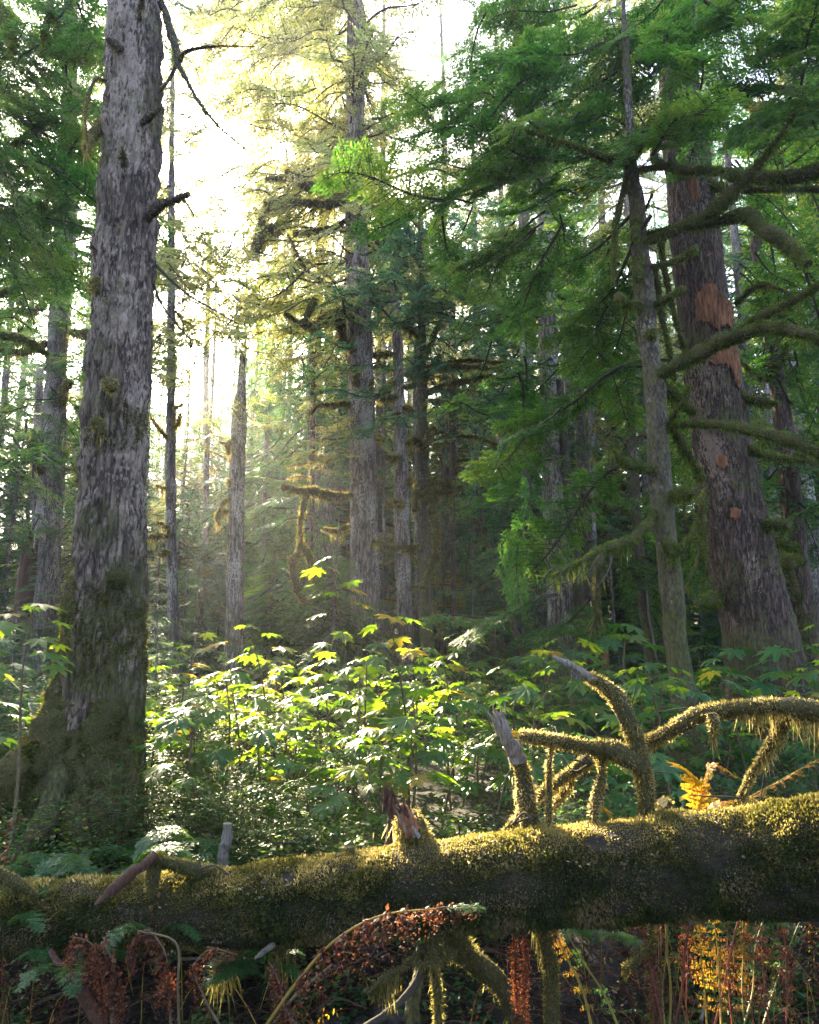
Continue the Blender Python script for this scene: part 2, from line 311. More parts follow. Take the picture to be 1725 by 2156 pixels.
def add_bough(mb, o, d, L, level, cull=True, wmul=1.0, keep=1.0, wood=True, g=rng, esc=1.0):
    Q, wq, axp = BT[level][int(g.integers(5))]
    A = frame(d, roll=g.uniform(-.5, .5)); sc = np.array([L, L * wmul, L])
    if keep < 1: Q = Q[g.random(len(Q)) < keep]
    if esc != 1.0: c = Q[:, :1]; Q = c + (Q - c) * esc
    V = (Q * sc) @ A + o
    rnd = g.random(len(V)) * .5 + g.uniform(0, .5)
    if cull:
        k = ~blocks(V[:, 0].astype(float), int(cull)); V = V[k]; rnd = rnd[k]
        if len(V) < 5: return
    mb.quads(V, 0, rnd)
    if wood:
        W = (wq * sc) @ A + o
        X = (axp * sc) @ A + o
        if cull:
            W = W[~blocks(W[:, 0], int(cull))]
            if blocks(X, int(cull)).mean() > .12: X = None
        mb.quads(W, 1)
        if X is not None: mb.tube(X, np.linspace(.013, .003, len(X)) * L, 4, 1, cap=False)
# ------------------------------------------------------------------ mossy branches
def moss_tube(mb, rows, dens=1.0, hang=1.0, fuzz=1.0, m0=0, m1=1, n=None, rough=.3, el=None, hl=None, seg=10):
    """tube with moss fuzz and hanging strands; rows x,y,z,r"""
    ln = np.linalg.norm(np.diff(rows[:, :3], axis=0), axis=1).sum()
    n = n or max(6, int(ln / .05)); S = spline(rows, n); S[:, 3] = np.maximum(S[:, 3], .003)
    S[:, :3] += (np.stack([vnoise(S[:, :3], 3, q) for q in (1, 2, 3)], 1)) * S[:, 3:4] * .5
    S[:, 3] *= 1 + .3 * vnoise(S[:, :3], 9, 5)
    mb.tube(S[:, :3], S[:, 3], seg, m0, rough=rough, nscale=12)
    area = ln * S[:, 3].mean() * 6.28; el = el or .03
    k = int(fuzz * dens * area / (el * el) * 4.5); k = min(k, 40000)
    if k > 0:
        i = rng.integers(0, n - 1, k); f = rng.random(k)[:, None]; C = S[i, :3] * (1 - f) + S[i + 1, :3] * f; r = S[i, 3] * 1.0
        T = S[i + 1, :3] - S[i, :3]; T /= np.linalg.norm(T, axis=1, keepdims=True) + 1e-9
        Rn = rng.normal(size=(k, 3)); Rn -= T * (Rn * T).sum(1, keepdims=True); Rn /= np.linalg.norm(Rn, axis=1, keepdims=True)
        Dn = Rn + rng.normal(size=(k, 3)) * .45 - np.array([0, 0, .25])
        mb.leaves(C + Rn * r[:, None] * .92, Dn, rng.normal(size=(k, 3)), el * rng.uniform(.5, 1.5, k) * (1 + .6 * vnoise(C, 14, 3)), el * .36, m1, np.clip(.5 + .45 * fbm(C, 8, 6, 2) + rng.normal(size=k) * .2, 0, 1))
    if hang > 0:
        hl = hl or .12; k = min(int(hang * ln / el * 5), 9000)
        i = rng.integers(0, n - 1, k); f = rng.random(k)[:, None]; C = S[i, :3] * (1 - f) + S[i + 1, :3] * f; r = S[i, 3]
        cl = np.clip(.35 + 1.5 * vnoise(C, 8, 9), .06, 1.3) ** 1.5
        L = hl * cl * rng.uniform(.15, 1.25, k) ** 1.3; D = np.stack([rng.normal(0, .22, k), rng.normal(0, .22, k), -np.ones(k)], 1)
        off = rng.normal(size=(k, 3)) * np.array([.6, .6, 0]); P = C + off * r[:, None] - np.array([0, 0, .5]) * r[:, None]
        mb.leaves(P, D, rng.normal(size=(k, 3)), L, el * .38, m1)
        mb.leaves(P + D * L[:, None] * .5 + rng.normal(size=(k, 3)) * el * .3, D + rng.normal(size=(k, 3)) * .6, rng.normal(size=(k, 3)), el * 1.1, el * .4, m1)
    return S
# ------------------------------------------------------------------ hero trees
class Tree:
    def __init__(s, name, label, cat, pts, Y, Y2=None, bark='bark_far', seg=40, step=.12, rough=.05, group=None, toground=True, topz=None, Yb=None):
        rows = pl(pts, Y) if Y2 is None else pl(pts, Y, Y2)
        if rows[0, 2] < rows[-1, 2]: rows = rows[::-1]
        if topz and rows[0, 2] < topz:
            a, b = rows[0], rows[1]; d = (a[:3] - b[:3]) / (a[2] - b[2]); h = topz - a[2]
            rows = np.vstack([[*(a[:3] + d * h), max(.03, a[3] * .35)], [*(a[:3] + d * h * .5), a[3] * .75], rows])
        if toground:
            a, b = rows[-1], rows[-2]; g = float(gz(a[0], a[1])) - .15
            if a[2] > g + .05:
                d = (a[:3] - b[:3]) / (a[2] - b[2]); e = a[:3] + d * (g - a[2]) * .8; e[2] = g
                rows = np.vstack([rows, [*e, a[3] * 1.25 + .03]])
        s.rows = rows[::-1]; s.base = s.rows[0, :3].copy(); s.base[2] += .12
        s.root = empty(name, s.base, label, cat, group); s.mb = MB(); s.n = 0; s.crown = MB(); s.nee = 'needle'; s.Y = Y; s.mm = 'moss_green' if pts[-1][0] > 1300 or pts[-1][0] < -100 else 'moss'  # outer trees get the moss with shade in its colour
        ln = s.rows[-1, 2] - s.rows[0, 2]; S = spline(s.rows, max(8, int(ln / step))); s.S = S
        tb = MB(); a = np.linspace(0, 2 * np.pi, seg, endpoint=False)
        Dr = np.stack([np.cos(a), np.sin(a), a * 0], 1)
        V = S[:, None, :3] + Dr[None] * S[:, 3][:, None, None]
        amp = rough
        nn = fbm(V * np.array([1, 1, .22]), 7 if seg < 100 else 16, 2, 3) * amp
        nn = nn - amp * 1.2 * np.clip(.25 - np.abs(vnoise(V * np.array([1, 1, .18]), 18, 7)), 0, 1) if seg >= 100 else nn
        flare = np.exp(-(V[..., 2] - s.base[2]) / .5).clip(0, 1.2) * .35 * np.clip(vnoise(np.broadcast_to(Dr[None] * 1.7, V.shape), 1.3, int(abs(S[0, 0]) * 10)) + .3, 0, 1)
        rr = S[:, 3][:, None] * (1 + flare + .05 * vnoise(V, .9, 5)) + (nn * min(.25, s.rows[:, 3].max()))
        V = S[:, None, :3] + Dr[None] * rr[..., None]
        n = len(S); i = np.arange(n - 1)[:, None] * seg; j = np.arange(seg)[None]; k = (j + 1) % seg
        tb.add(V.reshape(-1, 3), np.stack([i + j, i + k, i + seg + k, i + seg + j], -1).reshape(-1, 4))
        V0 = V[-1]; tb.add(np.vstack([V0, V0.mean(0) + [0, 0, .02]]), [[q, (q + 1) % seg, seg] for q in range(seg)])
        s.trunk = tb.build('trunk', [bark], s.root, s.base); s.V = V; s.bark = bark
    def center(s, z):
        return np.array([np.interp(z, s.S[:, 2], s.S[:, c]) for c in range(4)])
    def branch(s, pts, Y2=None, Y1=None, hang=1.0, fuzz=1.0, el=None, name='branch', mats=None, hl=None, label=None, moss=True, seg=8):
        Y1 = Y1 if Y1 is not None else s.Y - .0
        rows = pl(pts, Y1, Y2 if Y2 is not None else Y1 - .3)
        b = MB(); el = el or max(.028, s.Y * .0036); mats = mats or ('moss_body', s.mm); hang = hang * 1.7
        if moss: moss_tube(b, rows, hang=hang, fuzz=fuzz, el=el, hl=hl or .011 * s.Y + .05, seg=seg)
        else: b.tube(*(lambda S: (S[:, :3], S[:, 3]))(spline(rows, 14)), 7, 0, rough=.2)
        o = b.build(name, list(mats), s.root, s.base)
        if label: o['label'] = label
        return o
    def region(s, x0, x1, y0, y1, Y0, Y1, n, L=(1.4, 2.6), level=1, droop=.25, keep=1, away=True, jit=.8, cull=True, esc=1.0):
        for _ in range(n):
            Y = rng.uniform(Y0, Y1); p = at(rng.uniform(x0, x1), rng.uniform(y0, y1), Y)
            c = s.center(p[2])[:3]; d = p - c; d[2] = 0
            d = d / (np.linalg.norm(d) + 1e-6) + rng.normal(size=3) * np.array([jit, jit, 0]) * .6; d[2] = -rng.uniform(0, droop * 2)
            l = rng.uniform(*L); d = d / np.linalg.norm(d)
            add_bough(s.crown, p - d * l * .5, d, l, level, cull, wmul=rng.uniform(.8, 1.2), keep=keep, esc=esc)
    def whorl(s, z0, z1, n, L0, L1, level=1, keep=1, cull=True, droop=(.0, .5), azr=None, esc=1.0):
        for i in range(n):
            z = z0 + (z1 - z0) * (i + rng.random()) / n; c = s.center(z)
            a = rng.uniform(0, 2 * np.pi) if azr is None else rng.uniform(*azr)
            l = (L0 + (L1 - L0) * (z - z0) / (z1 - z0)) * rng.uniform(.6, 1.15)
            d = np.array([math.cos(a), math.sin(a), -rng.uniform(*droop)]); d /= np.linalg.norm(d)
            add_bough(s.crown, c[:3] + d * c[3] * .8, d, l, level, cull, wmul=rng.uniform(.8, 1.1), keep=keep, esc=esc)
    def finish(s):
        if s.crown.ch: s.crown.build('crown', [s.nee, 'twig'], s.root, s.base, smooth=False)
# ================================================================== STRUCTURE: ground
def build_ground():
    def sheet(xs, ys):
        X, Y = np.meshgrid(xs, ys); Z = gz(X, Y)
        V = np.stack([X, Y, Z], -1).reshape(-1, 3); nx = len(xs); ny = len(ys)
        i = np.arange(ny - 1)[:, None] * nx; j = np.arange(nx - 1)[None]
        return V, np.stack([i + j, i + j + 1, i + nx + j + 1, i + nx + j], -1).reshape(-1, 4)
    xs = np.concatenate([np.linspace(-260, -14, 40, endpoint=False), np.linspace(-14, 14, 220), np.linspace(14, 260, 40)[1:]])
    ys = np.concatenate([np.linspace(-60, 0, 20, endpoint=False), np.linspace(0, 20, 180, endpoint=False), np.linspace(20, 300, 90)])
    b = MB(); V, Q = sheet(xs, ys); V[:, 2] = np.minimum(V[:, 2], 14); b.add(V, Q)
    return tag(b.build('ground', 'soil'), kind='structure')
M['soil'] = plain_mat('forest_soil', (.008, .006, .004), (.035, .024, .014), 14, .95, 1.0)
build_ground()
# ================================================================== HERO TREES
T = {}
# --- big left tree
A = Tree('spruce_tree', 'big rough grey-barked tree with mossy flared foot, the low sun at its edge', 'tree',
    [(290, -420, 42), (286, -100, 51), (285, 0, 53), (278, 300, 56), (262, 575, 59), (250, 800, 63), (238, 1000, 67), (230, 1200, 72), (214, 1400, 85), (200, 1500, 92), (190, 1600, 100), (180, 1700, 108), (178, 1752, 116)],
    7, seg=220, step=.014, rough=.17, bark='bark_big', topz=11)
def root_part(tree, pts, Y1, Y2, mat_, moss, name='root', label=None, fz=1.):
    b = MB(); rows = pl(pts, Y1, Y2)
    if moss: moss_tube(b, rows, hang=1.6, fuzz=fz, el=.04, hl=.13, seg=14, m0=0, m1=1)
    else: S = spline(rows, 26); S[:, 3] *= 1 + .2 * vnoise(S[:, :3], 6, 3); b.tube(S[:, :3], S[:, 3], 14, 0, rough=.22, nscale=9)
    o = b.build(name, [mat_, 'moss_root'], tree.root, tree.base)
    if label: o['label'] = label
    return o
root_part(A, [(175, 1440, 60), (130, 1540, 58), (70, 1615, 50), (0, 1650, 46), (-80, 1700, 42)], 6.9, 6.2, 'moss_body', True, label='long mossy root running to the left')
root_part(A, [(150, 1590, 44), (118, 1680, 34), (85, 1745, 26), (45, 1790, 18), (35, 1840, 12)], 6.6, 5.6, 'bark', False, label='bare reddish root in front')
root_part(A, [(225, 1480, 34), (215, 1600, 34), (222, 1700, 30), (240, 1790, 24), (262, 1840, 16)], 6.62, 6.0, 'moss_body', True)
root_part(A, [(262, 1540, 26), (268, 1650, 24), (282, 1740, 20), (300, 1800, 14)], 6.65, 6.3, 'moss_body', True)
root_part(A, [(180, 1560, 30), (170, 1680, 28), (176, 1770, 22), (190, 1830, 14)], 6.55, 5.9, 'moss_body', True)
root_part(A, [(140, 1540, 36), (105, 1640, 32), (60, 1730, 24), (10, 1790, 16)], 6.7, 6.1, 'moss_body', True)
# moss growing on the lower trunk
def trunk_moss(tree, zmax, n, el=.035, thr=0.0, m='moss_dark', zf=1.0, seed=3, strength=1.0, thick=.01):
    V = tree.V; nr, sg = V.shape[:2]; i = rng.integers(1, nr - 1, n); j = rng.integers(0, sg, n); P = V[i, j] ; C = tree.S[i, :3]
    keep = fbm(P * np.array([1, 1, .6]), 1.6, seed, 3) + strength * (1 - (P[:, 2] - tree.base[2]) / zmax) + rng.random(n) * .3 > thr
    P = P[keep]; C = C[keep]; O = P - C; O /= np.linalg.norm(O, axis=1, keepdims=True); k = len(P)
    b = MB(); b.leaves(P - O * .004, O * .8 + rng.normal(size=(k, 3)) * .5 + np.array([0, 0, -.9]), rng.normal(size=(k, 3)), el * rng.uniform(.4, 1.4, k), el * .32, 0)
    return b.build('moss', m, tree.root, tree.base)
trunk_moss(A, 2.7, 150000, .036, .36, strength=.85, m='moss_root')
for pts, d in [([(309, 462, 13), (336, 436, 10), (370, 420, 7), (396, 409, 6)], .25), ([(300, 260, 8), (320, 243, 7), (339, 227, 4)], .2), ([(252, 106, 11), (240, 96, 9), (228, 88, 7)], .25), ([(262, 345, 7), (261, 330, 6), (258, 313, 3)], .35),
               ([(292, 40, 7), (294, 18, 6), (300, -8, 5)], .35), ([(205, 530, 4), (192, 516, 3)], .1)]:
    A.branch(pts, Y1=6.72 if d < .3 else 6.62, Y2=6.8 - d * 1.6, mats=('bark_red', 'moss_dark'), hang=.3, fuzz=.15, name='broken_branch', el=.03, hl=.05)
A.branch([(225, 175, 4), (208, 165, 3.5), (183, 215, 4), (181, 270, 2), (190, 330, 1.2)], Y1=6.9, Y2=6.3, hang=.6, fuzz=.5)
A.branch([(224, 246, 8), (201, 279, 12), (188, 300, 7), (177, 310, 3)], Y1=6.9, Y2=6.5, hang=1.2, hl=.12)
A.branch([(335, 0, 8), (352, 45, 8), (368, 94, 9), (374, 132, 6), (386, 155, 4.5), (420, 215, 3.4), (470, 275, 2), (520, 316, 1.2)], Y1=7.1, Y2=6.6, hang=.25, fuzz=.3, mats=('twig', 'moss'), hl=.05)
A.branch([(374, 130, 5), (358, 165, 4), (338, 192, 2.5)], Y1=7, Y2=6.9, hang=.3, fuzz=.3, mats=('twig', 'moss'))
A.branch([(378, 128, 5), (388, 112, 4), (420, 101, 3), (480, 97, 1.6), (540, 98, .8)], Y1=6.9, Y2=6.5, hang=.4, fuzz=.3, mats=('twig', 'moss'), hl=.05)
A.branch([(322, 552, 3.2), (360, 590, 2.8), (403, 625, 2.2), (455, 655, 1.6), (505, 684, 1)], Y1=7.1, Y2=6.3, moss=False, mats=('twig',))
A.branch([(322, 595, 3), (338, 635, 2.6), (360, 668, 1.8), (398, 712, 1)], Y1=7.1, Y2=6.6, moss=False, mats=('twig',))
A.branch([(208, 588, 12), (206, 600, 15), (209, 618, 5)], Y1=6.75, Y2=6.7, name='moss_clump', hang=1.2, hl=.14)
A.branch([(225, 800, 14), (232, 806, 17), (238, 822, 6)], Y1=6.45, Y2=6.4, name='moss_clump', hang=.8)
A.branch([(240, 1200, 14), (246, 1215, 18), (243, 1240, 8)], Y1=6.40, Y2=6.38, name='moss_clump', hang=.6, mats=('moss_body', 'moss_dark'))
A.branch([(202, 890, 10), (212, 900, 12), (216, 915, 6)], Y1=6.45, Y2=6.4, name='moss_clump', hang=.6)
T['A'] = A
# --- big right tree with bare orange patches
H = Tree('spruce_tree', 'big dark leaning tree at the right with orange bare patches', 'tree',
    [(1400, -300, 22), (1418, 0, 32), (1437, 250, 42), (1448, 350, 45), (1475, 600, 50), (1503, 800, 55), (1530, 1000, 61), (1568, 1200, 68), (1592, 1300, 72), (1612, 1400, 78)],
    11, seg=160, step=.03, rough=.10, bark='bark_red', topz=16)
def patch(tree, cx, cy, pts, mat_='wood_orange', label=None):
    """piece of bare wood set in the bark, follows the trunk's round; pts = outline offsets in picture pixels"""
    u = msize(cy, tree.Y); c = at(cx, cy, tree.Y); out = []
    n = 24; P = np.array(pts, float); m = len(P)
    t = np.linspace(0, m, 72, endpoint=False); i = t.astype(int); f = (t - i)[:, None]
    O = P[i] * (1 - f) + P[(i + 1) % m] * f; O = O * (1 + .10 * vnoise(np.stack([O[:, 0], O[:, 1], O[:, 0] * 0], 1), .23, 3))[:, None]
    rings = []
    for k in (1, .93, .7, .4, .1):
        off = O * k; z = c[2] - off[:, 1] * u; x = c[0] + off[:, 0] * u
        S = tree.S; cxr = np.interp(z, S[:, 2], S[:, 0]); cyr = np.interp(z, S[:, 2], S[:, 1]); r = np.interp(z, S[:, 2], S[:, 3]) * 1.03 + (.004 if k == 1 else .028)
        dx = np.clip((x - cxr) / r, -.97, .97); y = cyr - r * np.sqrt(1 - dx * dx)
        rings.append(np.stack([cxr + dx * r, y, z], 1))
    V = np.vstack(rings); N_ = len(O); b = MB(); q = []
    for a in range(len(rings) - 1):
        for j in range(N_): q.append([a * N_ + j, a * N_ + (j + 1) % N_, (a + 1) * N_ + (j + 1) % N_, (a + 1) * N_ + j])
    b.add(V, q); b.add(rings[-1], [list(range(N_))])
    if len(pts) > 10:
        rim = rings[0] * np.array([1, 1, 1]) - np.array([0, .006, 0]); rim = np.vstack([rim, rim[:1]])
        rb = MB(); rb.tube(rim, .011 + .009 * rng.random(len(rim)), 6, 0, rough=.5, nscale=40, cap=False); rb.build('torn_bark_edge', tree.bark, tree.root, tree.base)
        n_ = 260; ii = rng.integers(0, 72, n_); kk = rng.integers(1, 4, n_); Pf = np.stack([rings[a][c] for a, c in zip(kk, ii)]); Pf[:, 1] -= .002
        b.leaves(Pf, np.stack([rng.normal(0, .08, n_), rng.normal(-.05, .05, n_), rng.choice([-1, 1], n_)], 1), np.tile([0, -1, 0], (n_, 1)) + rng.normal(size=(n_, 3)) * .5, rng.uniform(.05, .16, n_), .012, 0)
    o = b.build('bare_patch', mat_, tree.root, tree.base)
    if label: o['label'] = label
    return o
patch(H, 1480, 660, [(-18, -38), (-4, -42), (8, -38), (14, -12), (28, -6), (44, 5), (44, 30), (38, 58), (18, 50), (2, 62), (-10, 45), (-30, 40), (-34, 10), (-30, -20)])
patch(H, 1512, 765, [(-46, -25), (-20, -28), (10, -34), (22, -22), (24, 20), (18, 50), (14, 78), (6, 62), (2, 38), (-10, 22), (-32, 25), (-44, 0)])
patch(H, 1441, 412, [(-5, -38), (5, -36), (8, -10), (10, 20), (5, 46), (-4, 44), (-8, 10), (-8, -20)])
patch(H, 1496, 986, [(-8, -14), (0, -18), (8, -10), (9, 6), (2, 16), (-6, 10)]); patch(H, 1520, 1093, [(-8, -12), (2, -15), (9, -6), (7, 8), (-2, 12), (-9, 4)])
patch(H, 1469, 565, [(-7, 2), (4, -4), (8, -3), (-3, 5)]);
trunk_moss(H, 4.0, 60000, .035, .45, strength=.7)
for pts, y2 in [([(1390, 300, 7), (1376, 330, 7), (1392, 345, 8)], 11), ([(1574, 944, 9), (1617, 958, 8), (1698, 973, 3)], 10), ([(1600, 1105, 8), (1630, 1108, 10), (1665, 1108, 9)], 10.2), ([(1515, 1259, 12), (1490, 1265, 14), (1471, 1272, 9)], 10.2),
                ([(1565, 219, 6), (1600, 222, 9), (1644, 223, 9), (1740, 226, 9)], 9.5), ([(1500, 190, 4), (1560, 192, 4), (1608, 183, 5), (1735, 190, 5)], 9.5), ([(1523, 364, 8), (1560, 372, 12), (1626, 374, 13), (1740, 356, 13)], 9.2),
                ([(1500, 390, 7), (1528, 398, 8), (1600, 400, 6), (1735, 396, 6)], 10), ([(1482, 1030, 6), (1484, 1100, 4), (1484, 1240, 2)], 10.2), ([(1480, 1060, 4), (1460, 1120, 3.5), (1434, 1150, 2)], 10), ([(1482, 1120, 4), (1468, 1180, 4), (1442, 1245, 2)], 10),
                ([(1560, 830, 10), (1600, 845, 8), (1640, 850, 5)], 10.2), ([(1550, 640, 5), (1600, 600, 5), (1690, 630, 2)], 9.6)]:
    H.branch(pts, Y1=10.9 if pts[0][0] < 1560 and pts[0][0] > 1510 else 10.7, Y2=y2, hang=1.1)

# --- slim mossy tree in front of it
I = Tree('hemlock_tree', 'slim tree with many mossy bare limbs just left of the big orange-patched tree', 'tree',
    [(1300, -200, 6), (1318, 100, 7), (1325, 250, 9), (1330, 350, 13), (1340, 450, 16), (1355, 600, 18), (1375, 800, 21), (1390, 1000, 23), (1410, 1200, 25), (1428, 1380, 25)],
    8.5, seg=64, step=.03, rough=.16, bark='bark_pale')
IB = [([(1320, 345, 8), (1290, 336, 8), (1249, 323, 6), (1202, 305, 4), (1105, 275, 2)], 7.6), ([(1344, 359, 6), (1380, 352, 6), (1410, 350, 6), (1460, 358, 8), (1504, 359, 9), (1522, 363, 5)], 7.6),
      ([(1356, 510, 6), (1390, 498, 9), (1428, 481, 10), (1500, 442, 13), (1572, 377, 12), (1615, 330, 8), (1644, 287, 5), (1678, 230, 3)], 6.8),
      ([(1356, 492, 5), (1421, 478, 7), (1493, 470, 10), (1545, 458, 13), (1568, 454, 14), (1608, 488, 14), (1665, 524, 12), (1703, 558, 8)], 7),
      ([(1367, 562, 5), (1421, 549, 7), (1468, 521, 6)], 7.8), ([(1371, 645, 5), (1410, 628, 8), (1441, 608, 6)], 7.8), ([(1350, 650, 8), (1317, 639, 9), (1299, 622, 7)], 7.9),
      ([(1383, 792, 9), (1434, 764, 14), (1480, 740, 15), (1526, 716, 16), (1599, 690, 14), (1660, 694, 12), (1735, 715, 10)], 7),
      ([(1529, 714, 8), (1580, 682, 8), (1633, 654, 8), (1740, 590, 6)], 7.1), ([(1420, 896, 6), (1489, 893, 7), (1562, 900, 9), (1654, 920, 12), (1740, 955, 12)], 7),
      ([(1372, 990, 8), (1325, 978, 10), (1303, 966, 7), (1279, 938, 4)], 7.6), ([(1376, 1078, 8), (1357, 1112, 11), (1317, 1141, 11), (1270, 1156, 9), (1233, 1178, 5), (1160, 1215, 2)], 7.2),
      ([(1416, 1041, 10), (1445, 1036, 10), (1471, 1035, 8)], 7.8), ([(1385, 810, 9), (1405, 822, 11), (1430, 845, 12), (1462, 870, 9)], 8.9), ([(1400, 880, 6), (1423, 911, 8), (1453, 962, 9), (1480, 1010, 8)], 9.2),
      ([(1402, 912, 4), (1420, 872, 6), (1434, 856, 6), (1450, 812, 3)], 8), ([(1345, 545, 7), (1343, 560, 8), (1345, 590, 6)], 8.15), ([(1340, 470, 8), (1338, 486, 9), (1340, 505, 6)], 8.15),
      ([(1330, 350, 8), (1345, 310, 6), (1362, 275, 6), (1372, 250, 4)], 8.2), ([(1322, 370, 6), (1310, 420, 6), (1296, 470, 5), (1293, 560, 4), (1290, 600, 3)], 8.2), ([(1378, 560, 5), (1390, 640, 6), (1410, 740, 5), (1422, 800, 4)], 8.9),
      ([(1390, 500, 5), (1400, 570, 6), (1425, 680, 5), (1442, 740, 4)], 9.4), ([(1415, 1160, 9), (1420, 1158, 10), (1435, 1155, 5)], 8.1), ([(1371, 720, 9), (1368, 700, 8), (1378, 696, 5)], 8.2), ([(1395, 1130, 8), (1412, 1150, 9), (1418, 1170, 6)], 8.1)]
for pts, y2 in IB: I.branch(pts, Y1=8.45 if y2 < 8.6 else 8.6, Y2=y2, hang=1.0, el=.026)
mb = MB(); mr = pl([(1268, 1158, 3), (1262, 1200, 9), (1258, 1240, 6), (1256, 1290, 2)], 7.4); moss_tube(mb, mr, hang=3, el=.03, hl=.25); mb.build('hanging_moss', ['moss_body', 'moss_dark'], I.root, I.base)
for q in range(5):
    px = 1170 + 30 * q; I.branch([(px, 1165 + abs(px - 1270) * .3, 2), (px - 12 - 6 * (q % 2), 1200 + 8 * (q % 3), 1.4), (px - 30 - 50 * rng.random(), 1225 + 50 * rng.random(), .7)], Y1=7.3, Y2=7.0, name='twig', moss=False, mats=('twig',))
T['I'] = I
# --- centre tall tree and its neighbours
B = Tree('hemlock_tree', 'tall straight grey tree at the centre, a mossy limb hanging down at its left', 'tree',
    [(742, -300, 10), (748, 0, 16), (748, 380, 22), (752, 560, 24), (760, 800, 27), (765, 1000, 28), (768, 1200, 30), (771, 1380, 33)], 20, seg=120, step=.06, rough=.10, bark='bark_light', topz=36)
BB = [([(730, 426, 6), (700, 430, 8), (672, 430, 8), (614, 425, 6), (555, 428, 4)], 19), ([(727, 483, 6), (680, 487, 8), (640, 490, 5), (617, 492, 4)], 19.2), ([(771, 436, 5), (800, 440, 7), (837, 441, 6)], 19.3),
      ([(716, 630, 4), (690, 600, 3.5), (650, 571, 3), (606, 494, 2)], 18), ([(746, 742, 8), (724, 706, 10), (713, 680, 9), (703, 640, 8)], 19), ([(740, 1043, 7), (720, 1046, 9), (698, 1044, 11), (675, 1040, 9), (661, 1034, 11), (632, 1032, 8), (594, 1023, 7)], 18.6),
      ([(647, 1039, 8), (640, 1060, 7), (636, 1083, 6), (634, 1134, 4), (636, 1147, 5)], 18.5), ([(636, 1145, 7), (628, 1165, 7), (620, 1178, 9), (619, 1207, 8), (628, 1244, 8), (647, 1272, 4)], 18.4), ([(637, 1148, 6), (650, 1170, 8), (658, 1195, 7), (660, 1225, 4)], 18.4),
      ([(738, 1109, 5), (709, 1118, 6), (680, 1114, 4)], 18.9), ([(738, 852, 6), (698, 854, 7), (665, 856, 6), (650, 871, 4)], 18.9), ([(694, 968, 6), (675, 966, 8), (654, 962, 6)], 18.5), ([(740, 770, 3), (720, 772, 4), (708, 771, 4)], 19.3),
      ([(755, 640, 5), (700, 660, 9), (660, 690, 10), (630, 680, 6), (600, 660, 4)], 18), ([(640, 685, 8), (655, 650, 8), (665, 625, 7)], 18), ([(555, 470, 8), (545, 500, 12), (535, 540, 6)], 18.5), ([(560, 490, 9), (575, 480, 7), (590, 495, 4)], 18.5), ([(570, 428, 4), (556, 455, 5), (552, 480, 8)], 18.4),
      ([(728, 395, 4), (690, 388, 8), (650, 392, 10), (620, 380, 7), (560, 375, 4)], 18.5), ([(640, 392, 8), (625, 370, 6), (600, 360, 3)], 18.4), ([(668, 392, 9), (690, 375, 8), (700, 362, 5)], 18.4), ([(745, 770, 7), (750, 800, 8), (748, 815, 5)], 19.6), ([(775, 830, 7), (781, 815, 6), (783, 800, 4)], 19.5)]
for pts, y2 in BB: B.branch(pts, Y1=19.5 if pts[0][0] > 690 else y2 + .1, Y2=y2, hang=1.1, fuzz=.8, el=.055, hl=.3)
C = Tree('hemlock_tree', 'mid-sized tree with short mossy stubs between the tall centre tree and the forked one', 'tree',
    [(825, 500, 7), (838, 750, 11), (845, 1000, 15), (849, 1200, 16), (856, 1380, 19)], 21, seg=40, rough=.1, bark='bark_light')
for pts in [[(830, 745, 5), (800, 746, 5), (788, 748, 4)], [(832, 775, 5), (800, 772, 5), (788, 774, 5)], [(832, 805, 4), (815, 815, 5), (790, 830, 4)], [(835, 835, 4), (810, 838, 6), (786, 835, 5)], [(840, 870, 4), (820, 880, 6), (800, 885, 4)], [(842, 965, 5), (826, 966, 7), (815, 960, 6)],
            [(855, 790, 4), (880, 795, 5), (900, 800, 5)], [(852, 815, 4), (870, 812, 5), (885, 800, 4)], [(852, 860, 5), (868, 866, 7), (885, 870, 5)], [(846, 1065, 6), (840, 1060, 8), (833, 1056, 5)], [(862, 1015, 6), (872, 1018, 8), (880, 1020, 6)]]:
    C.branch(pts, Y1=20.8, Y2=20.2, hang=1.2, el=.06, hl=.3)
D = Tree('hemlock_tree', 'slender forked tree right of centre with long mossy limbs and a looping one', 'tree',
    [(884, 400, 3), (886, 480, 5), (887, 700, 9), (890, 900, 12), (893, 1100, 14), (896, 1250, 14), (900, 1400, 17)], 18, seg=48, rough=.12, bark='bark_pale')
